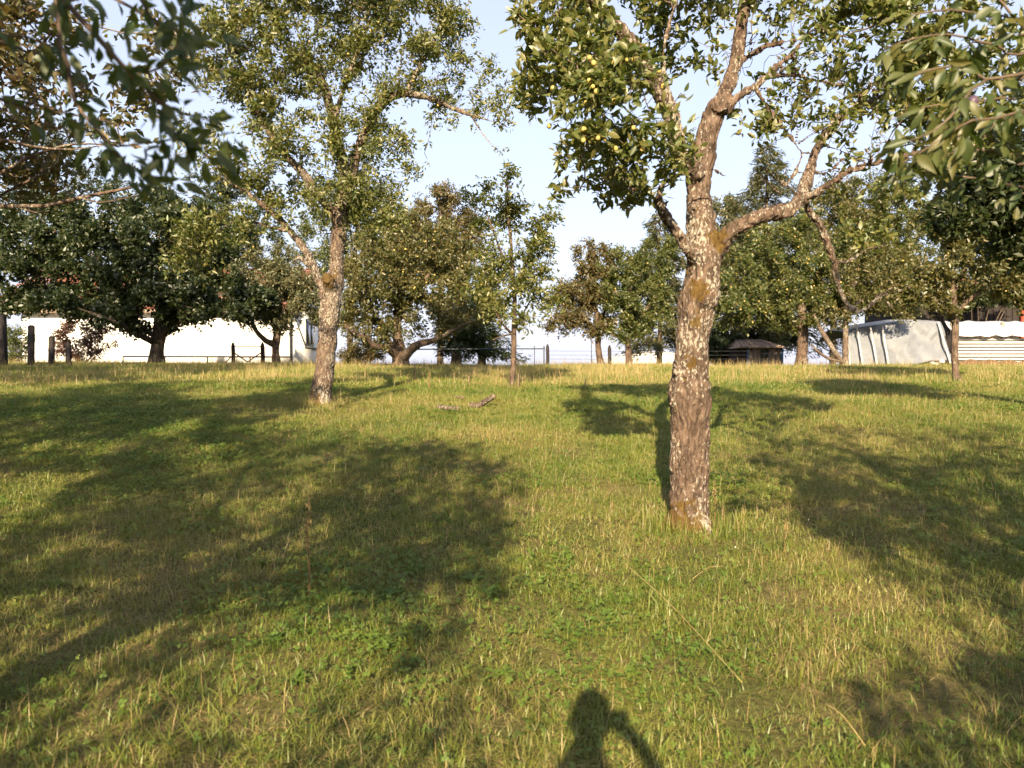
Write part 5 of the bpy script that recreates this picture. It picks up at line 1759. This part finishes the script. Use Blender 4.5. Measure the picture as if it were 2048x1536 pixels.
def blades(n, rad, h0, h1, w, lean, rng, seg=2, flat=1.0, centre=(0, 0), cl=.0):
    a = rng.uniform(0, 2 * math.pi, n)
    r = rad * np.sqrt(rng.uniform(0, 1, n))
    B = np.stack([r * np.cos(a) + centre[0], r * np.sin(a) + centre[1], np.zeros(n) - .012], 1)
    h = rng.uniform(h0, h1, n) * (.65 + .7 * vnoise(np.stack([B[:, 0] * 9, B[:, 1] * 9, np.full(n, rng.uniform(0, 90))], 1)))
    la = rng.uniform(0, 2 * math.pi, n)
    ld = np.stack([np.cos(la), np.sin(la), 0 * la], 1)
    le = rng.uniform(.15, 1, n) ** 1.3 * lean
    fa = la + math.pi / 2 + rng.normal(size=n) * .6
    sd_ = np.stack([np.cos(fa), np.sin(fa), 0 * fa], 1)
    ww = w * rng.uniform(.6, 1.3, n)
    V = []
    for s in range(seg + 1):
        t = s / seg
        c = B + ld * (le * h * t ** 1.7)[:, None] + np.array([0, 0, flat]) * (h * (t - .35 * le * t * t))[:, None]
        if s < seg:
            k = (1 - t ** 2.2)
            V += [c - sd_ * (ww * k / 2)[:, None], c + sd_ * (ww * k / 2)[:, None]]
        else:
            V += [c]
    V = np.stack(V, 1)
    k = V.shape[1]
    F = []
    for s in range(seg - 1):
        F += [[2 * s, 2 * s + 1, 2 * s + 3], [2 * s, 2 * s + 3, 2 * s + 2]]
    F += [[2 * seg - 2, 2 * seg - 1, 2 * seg]]
    F = (np.arange(n)[:, None, None] * k + np.array(F)[None]).reshape(-1, 3)
    return V.reshape(-1, 3), F


def clover(n, rad, rng):
    a = rng.uniform(0, 6.28, n)
    r = rad * np.sqrt(rng.uniform(0, 1, n))
    C0 = np.stack([r * np.cos(a), r * np.sin(a)], 1)
    k = vnoise(np.stack([C0[:, 0] * 7, C0[:, 1] * 7, np.full(n, rng.uniform(0, 90))], 1)) > .45
    C0 = C0[k]
    Vs, Fs, c0 = [], [], 0
    for j in range(len(C0)):
        c = np.array([C0[j, 0], C0[j, 1], rng.uniform(.02, .065)])
        ro = rng.uniform(0, 6.28)
        tl = rng.normal(size=2) * .35
        for q in range(3):
            th = ro + q * 2.094
            e = np.array([math.cos(th), math.sin(th), 0])
            s_ = np.array([-math.sin(th), math.cos(th), 0])
            L_ = rng.uniform(.009, .016)
            pts = [c, c + e * L_ * .6 + s_ * L_ * .5, c + e * L_ * 1.15, c + e * L_ * .6 - s_ * L_ * .5]
            pts = [p + np.array([0, 0, (p - c)[:2].dot(tl)]) for p in pts]
            Vs += pts
            Fs += [[c0, c0 + 1, c0 + 2], [c0, c0 + 2, c0 + 3]]
            c0 += 4
    return np.array(Vs), np.array(Fs)


def rosette(centre, rng, size=1.0):
    Vs, Fs, c0 = [], [], 0
    for j in range(int(rng.integers(6, 10))):
        th = j * 2.4 + rng.uniform(-.3, .3)
        e = np.array([math.cos(th), math.sin(th), 0])
        s_ = np.array([-math.sin(th), math.cos(th), 0])
        L_ = rng.uniform(.035, .075) * size
        up = rng.uniform(.3, .9)
        for (t, w) in ((0, .05), (.35, .14), (.7, .17), (1, .02)):
            c = e * L_ * t + np.array([centre[0], centre[1], .01 + L_ * (up * t - .55 * up * t * t)])
            Vs += [c - s_ * L_ * w + np.array([0, 0, w * L_ * .3]), c, c + s_ * L_ * w + np.array([0, 0, w * L_ * .3])]
        for s in range(3):
            b0 = c0 + s * 3
            for u in (0, 1):
                Fs += [[b0 + u, b0 + u + 1, b0 + u + 4], [b0 + u, b0 + u + 4, b0 + u + 3]]
        c0 += 12
    return np.array(Vs), np.array(Fs)


def add_patch(name, layers):
    Vs, Fs, mi, n = [], [], [], 0
    for (V, F), m in layers:
        if len(V) == 0:
            continue
        Vs.append(V)
        Fs.append(F + n)
        mi.append(np.full(len(F), m))
        n += len(V)
    me = mk_mesh(name, np.concatenate(Vs), tris=np.concatenate(Fs))
    for m in (MG, MD, MC):
        me.materials.append(m)
    me.polygons.foreach_set('material_index', np.concatenate(mi).astype(np.int32))
    tufts.objects.link(bpy.data.objects.new(name, me))


rg = np.random.default_rng(5)
PR = .43
idx = 0
GROUPS = {'green': [], 'dry': [], 'clover': [], 'lush': [], 'far': [], 'fardry': []}


def rnd_c(rad):
    a, r = rg.uniform(0, 6.28), rad * math.sqrt(rg.uniform(0, 1))
    return (r * math.cos(a), r * math.sin(a))


for kind, cnt in (('green', 3), ('dry', 3), ('clover', 2), ('lush', 2)):
    for _ in range(cnt):
        Ly = []
        g, th, dr, cl, tu = dict(green=(2200, 420, 8, 90, 1), dry=(1450, 950, 38, 40, 0), clover=(1600, 420, 5, 300, 0), lush=(2000, 280, 5, 70, 4))[kind]
        Ly.append((blades(g, PR, .024, .070, .0046, 1.8, rg), 0))
        Ly.append((blades(g // 18, PR, .05, .10, .0045, 1.5, rg, 3), 0))
        Ly.append((blades(th, PR, .05, .13, .0032, 2.4, rg, 2, .3), 1))
        Ly.append((blades(dr, PR, .06, .17, .0024, .7, rg, 3), 1))
        Ly.append((clover(cl, PR, rg), 2))
        for q in range(tu):
            Ly.append((blades(45, .07, .06, .13, .005, 1.1, rg, 3, centre=rnd_c(.35)), 0))
        if kind in ('clover', 'green'):
            for q in range(int(rg.integers(0, 3))):
                Ly.append((rosette(rnd_c(.35), rg), 2))
        add_patch('t%02d' % idx, Ly)
        GROUPS[kind].append(idx)
        idx += 1
TUFT_I = []
for _ in range(2):
    add_patch('t%02d' % idx, [(blades(90, .12, .06, .17, .005, .8, rg, 3), 0), (blades(22, .12, .08, .22, .0028, .6, rg, 3), 1)])
    TUFT_I.append(idx)
    idx += 1
FR = 1.0
for kind, cnt in (('far', 3), ('fardry', 2)):
    for _ in range(cnt):
        dry = kind == 'fardry'
        Ly = [(blades(1500 if not dry else 1050, FR, .03, .10, .010, 1.1, rg, 2), 0), (blades(50, FR, .09, .20, .007, .7, rg, 2), 0),
              (blades(150 if not dry else 420, FR, .05, .14, .006, 1.2, rg, 2), 1), (blades(14 if not dry else 40, FR, .15, .34, .005, .4, rg, 3), 1)]
        add_patch('t%02d' % idx, Ly)
        GROUPS[kind].append(idx)
        idx += 1


def scatter(y0, y1, dens, rng, margin=1.5):
    n = int((y1 - y0) * (2 * (.70 * y1 + margin)) * dens)
    y = rng.uniform(y0, y1, n)
    x = rng.uniform(-1, 1, n) * (.70 * y1 + margin)
    k = np.abs(x) < .70 * y + margin
    return x[k], y[k]


rs = np.random.default_rng(12)


def grid(y0, y1, stp, margin=1.6):
    xs = np.arange(-.70 * y1 - margin, .70 * y1 + margin, stp)
    ys = np.arange(y0, y1, stp)
    X, Y = np.meshgrid(xs, ys)
    X = X.ravel() + rs.uniform(-.35, .35, X.size) * stp
    Y = Y.ravel() + rs.uniform(-.35, .35, Y.size) * stp
    k = np.abs(X) < .70 * Y + margin
    return X[k], Y[k]


def patch_kind(x, y):
    n = .62 * vnoise(np.stack([x * .55, y * .55, 0 * x + 2], 1)) + .38 * vnoise(np.stack([x * 1.7, y * 1.7, 0 * x + 7], 1))
    m = vnoise(np.stack([x * .9, y * .9, 0 * x + 31], 1)) + rs.uniform(-.15, .15, len(x))
    n = n + rs.uniform(-.08, .08, len(x)) + .06 * np.clip(x / 1.5, -1, 1) * np.clip((9 - y) / 3, .3, 1) + .025 * np.clip((6 - y) / 2, 0, 1)
    return np.where(n > .505, 'dry', np.where(m > .60, 'clover', np.where(m < .34, 'lush', 'green')))


x1, y1 = grid(1.5, 15.5, .50)
k1 = patch_kind(x1, y1)
x2, y2 = grid(15.2, 31.5, 1.05)
k2 = np.where(patch_kind(x2, y2) == 'dry', 'fardry', 'far')
GX, GY = np.concatenate([x1, x2]), np.concatenate([y1, y2])
GK = np.concatenate([k1, k2])
GI = np.array([rs.choice(GROUPS[k]) for k in GK])
GS = rs.uniform(.9, 1.15, len(GX)) * np.where(GY > 10, 1.08, 1.0)
for (bx, by, br) in ((A[0].location.x, A[0].location.y, .2), (B[0].location.x, B[0].location.y, .25), (C[0].location.x, C[0].location.y, .12), (K[0].location.x, K[0].location.y, .14)):
    for a in np.linspace(0, 6.28, 8)[:-1]:       # uncut grass round the feet of the trunks
        GX = np.append(GX, bx + math.cos(a) * br * 1.35)
        GY = np.append(GY, by + math.sin(a) * br * 1.35)
        GI = np.append(GI, TUFT_I[int(rs.integers(0, 2))])
        GS = np.append(GS, rs.uniform(.8, 1.25))
GZ = gz(GX, GY)
gm = bpy.data.meshes.new('grass')
gm.vertices.add(len(GX))
gm.vertices.foreach_set('co', np.stack([GX, GY, GZ], 1).astype(np.float32).ravel())
a_ = gm.attributes.new('idx', 'INT', 'POINT')
a_.data.foreach_set('value', GI.astype(np.int32))
a_ = gm.attributes.new('scl', 'FLOAT', 'POINT')
a_.data.foreach_set('value', GS.astype(np.float32))
a_ = gm.attributes.new('rot', 'FLOAT_VECTOR', 'POINT')
e_ = .25
sx = (gz(GX + e_, GY) - gz(GX - e_, GY)) / (2 * e_)
sy = (gz(GX, GY + e_) - gz(GX, GY - e_)) / (2 * e_)
spin = rs.uniform(0, 6.283, len(GX))
rot = np.zeros((len(GX), 3))
for q in range(len(GX)):
    nrm = Vector((-sx[q], -sy[q], 1)).normalized()
    rot[q] = (Vector((0, 0, 1)).rotation_difference(nrm).to_matrix() @ Matrix.Rotation(spin[q], 3, 'Z')).to_euler()[:]
a_.data.foreach_set('vector', rot.astype(np.float32).ravel())
gm.update()
grass = link('grass', gm)
tag(grass, 'mown orchard grass with clover and dry straw covering the meadow', 'grass', kind='stuff')
ng = bpy.data.node_groups.new('sow_grass', 'GeometryNodeTree')
ng.interface.new_socket('Geometry', in_out='INPUT', socket_type='NodeSocketGeometry')
ng.interface.new_socket('Geometry', in_out='OUTPUT', socket_type='NodeSocketGeometry')
gi, gout = ng.nodes.new('NodeGroupInput'), ng.nodes.new('NodeGroupOutput')
iop = ng.nodes.new('GeometryNodeInstanceOnPoints')
ci = ng.nodes.new('GeometryNodeCollectionInfo')
ci.inputs['Collection'].default_value = tufts
ci.inputs['Separate Children'].default_value = True
ci.inputs['Reset Children'].default_value = True


def nattr(nm, dt):
    n = ng.nodes.new('GeometryNodeInputNamedAttribute')
    n.data_type = dt
    n.inputs['Name'].default_value = nm
    return n.outputs['Attribute']


ng.links.new(gi.outputs[0], iop.inputs['Points'])
ng.links.new(ci.outputs[0], iop.inputs['Instance'])
iop.inputs['Pick Instance'].default_value = True
ng.links.new(nattr('idx', 'INT'), iop.inputs['Instance Index'])
ng.links.new(nattr('rot', 'FLOAT_VECTOR'), iop.inputs['Rotation'])
ng.links.new(nattr('scl', 'FLOAT'), iop.inputs['Scale'])
ng.links.new(iop.outputs[0], gout.inputs[0])
md = grass.modifiers.new('sow', 'NODES')
md.node_group = ng

# small white and lilac clover heads
M_FLW = mat_plain('flower_white', (.50, .48, .42), .8, .1, 30)
fx, fy = scatter(2.5, 14, .2, rs, .3)
fz = gz(fx, fy) + rs.uniform(.06, .12, len(fx))
V = (np.stack([fx, fy, fz], 1)[:, None] + ICO1[0][None] * .0042 * rs.uniform(.7, 1.3, (len(fx), 1, 1))).reshape(-1, 3)
Fq = (np.arange(len(fx))[:, None, None] * len(ICO1[0]) + ICO1[1][None]).reshape(-1, 3)
o = link('clover_flowers', mk_mesh('clover_flowers', V, tris=Fq, smooth=True), M_FLW)
tag(o, 'tiny white clover heads dotted through the grass', 'flowers', kind='stuff')

# ------------------------------------------------------------------ the photographer, behind the camera, whose shadow falls in the foreground
M_SKIN = mat_plain('skin', (.45, .27, .19), .6, .08, 20)
M_SHIRT = mat_plain('shirt_cloth', (.10, .13, .20), .9, .15, 30)
M_TROU = mat_plain('trouser_cloth', (.07, .07, .08), .9, .15, 30)
M_HAIR = mat_plain('hair_dark', (.04, .03, .022), .8, .3, 60)
px_, py_ = -.125, -.40
zg = gzz(px_, py_)
J_ = {  # joints: x, y, z, r
    'pelvis': (0, 0, .95, .125), 'belly': (0, .01, 1.10, .125), 'chest': (0, 0, 1.28, .14), 'collar': (0, -.01, 1.42, .09), 'neck': (0, .0, 1.49, .056), 'jaw': (0, .03, 1.555, .062), 'head': (0, .02, 1.63, .080), 'crown': (0, .01, 1.70, .065),
    'shL': (-.17, 0, 1.40, .062), 'elL': (-.23, .12, 1.17, .045), 'wrL': (-.02, .30, 1.40, .03), 'haL': (.05, .335, 1.46, .03),
    'shR': (.17, 0, 1.40, .062), 'elR': (.37, .10, 1.24, .045), 'wrR': (.24, .30, 1.42, .03), 'haR': (.18, .335, 1.47, .03),
    'hipL': (-.09, 0, .90, .10), 'knL': (-.11, .02, .50, .062), 'anL': (-.12, -.01, .09, .042), 'toL': (-.14, .17, .035, .035),
    'hipR': (.09, 0, .90, .10), 'knR': (.11, .02, .50, .062), 'anR': (.12, -.01, .09, .042), 'toR': (.14, .17, .035, .035)}
ED = [('pelvis', 'belly'), ('belly', 'chest'), ('chest', 'collar'), ('collar', 'neck'), ('neck', 'jaw'), ('jaw', 'head'), ('head', 'crown'), ('collar', 'shL'), ('shL', 'elL'), ('elL', 'wrL'), ('wrL', 'haL'),
      ('collar', 'shR'), ('shR', 'elR'), ('elR', 'wrR'), ('wrR', 'haR'), ('pelvis', 'hipL'), ('hipL', 'knL'), ('knL', 'anL'), ('anL', 'toL'), ('pelvis', 'hipR'), ('hipR', 'knR'), ('knR', 'anR'), ('anR', 'toR')]
for sgn, hn, tx in ((-1, 'haL', .105), (1, 'haR', .125)):       # fingers closing on the phone
    hx, hy, hz, _ = J_[hn]
    for k in range(4):
        f1, f2, f3 = '%sf%da' % (hn, k), '%sf%db' % (hn, k), '%sf%dc' % (hn, k)
        zz = hz + .028 - k * .018
        J_[f1] = (hx - sgn * .012, hy + .012, zz, .010)
        J_[f2] = (hx - sgn * .028, hy + .030 - .002 * k, zz + .004, .009)
        J_[f3] = (hx - sgn * (.046 - .004 * abs(k - 1)), hy + .022, zz + .004, .008)
        ED += [(hn, f1), (f1, f2), (f2, f3)]
    J_[hn + 't1'] = (hx - sgn * .020, hy - .018, hz + .005, .011)
    J_[hn + 't2'] = (hx - sgn * .040, hy - .012, hz + .025, .009)
    ED += [(hn, hn + 't1'), (hn + 't1', hn + 't2')]
names = list(J_)
me = bpy.data.meshes.new('person')
me.from_pydata([J_[n][:3] for n in names], [(names.index(a), names.index(b)) for a, b in ED], [])
pt = bpy.data.objects.new('tmp_person', me)
COL.objects.link(pt)
pt.modifiers.new('skin', 'SKIN')
for i, n in enumerate(names):
    sv = me.skin_vertices[0].data[i]
    sv.radius = (J_[n][3], J_[n][3])
    sv.use_root = n == 'pelvis'
ss = pt.modifiers.new('sub', 'SUBSURF')
ss.levels = 2
ss.render_levels = 2
pme = bpy.data.meshes.new_from_object(pt.evaluated_get(bpy.context.evaluated_depsgraph_get()))
bpy.data.objects.remove(pt)
pme.materials.clear()
for m_ in (M_SHIRT, M_TROU, M_SKIN):
    pme.materials.append(m_)
for p in pme.polygons:
    c = p.center
    p.use_smooth = True
    p.material_index = 2 if (c.z > 1.47 or (c.y > .22 and c.z > 1.2)) else (1 if c.z < .98 else 0)
person = link('person', pme, None, None, (px_, py_, zg))
person.scale = (.92, .95, 1.035)
tag(person, 'person holding up a phone, showing only as a shadow on the foreground grass', 'person')
b = MB()
V = ICO2[0].copy()
k = V[:, 2] > -.35
V = V * np.array([.088, .100, .105]) + np.array([0, -.005, 1.655])
V[~k, 2] = np.maximum(V[~k, 2], 1.60)
V[:, 1] = np.where((V[:, 1] > .055) & (V[:, 2] < 1.70), .055, V[:, 1])
b.add(V, ICO2[1])
b.build('hair', M_HAIR, person, smooth=True)
b = MB()
b.add(ICO1[0] * np.array([.013, .018, .02]) + np.array([0, .115, 1.60]), ICO1[1])
b.build('nose', M_SKIN, person, smooth=True)
for s in (-1, 1):
    b = MB()
    b.add(ICO1[0] * np.array([.011, .008, .009]) + np.array([s * .032, .100, 1.635]), ICO1[1])
    b.build('eye', M_HAIR, person, smooth=True)
    b = MB()
    b.add(ICO1[0] * np.array([.010, .022, .032]) + np.array([s * .080, .015, 1.615]), ICO1[1])
    b.build('ear', M_SKIN, person, smooth=True)
b = MB()
b.add(ICO1[0] * np.array([.024, .008, .006]) + np.array([0, .100, 1.563]), ICO1[1])
b.build('mouth', M_RED, person, smooth=True)
ph = MB()
ph.box((-.072, -.004, -.036), (.072, .004, .036))
o = ph.build('mobile_phone', M_STEEL, None, loc=(-.01, -.045, CAM_Z - .005))
tag(o, 'dark phone held up in both hands by the photographer', 'phone')
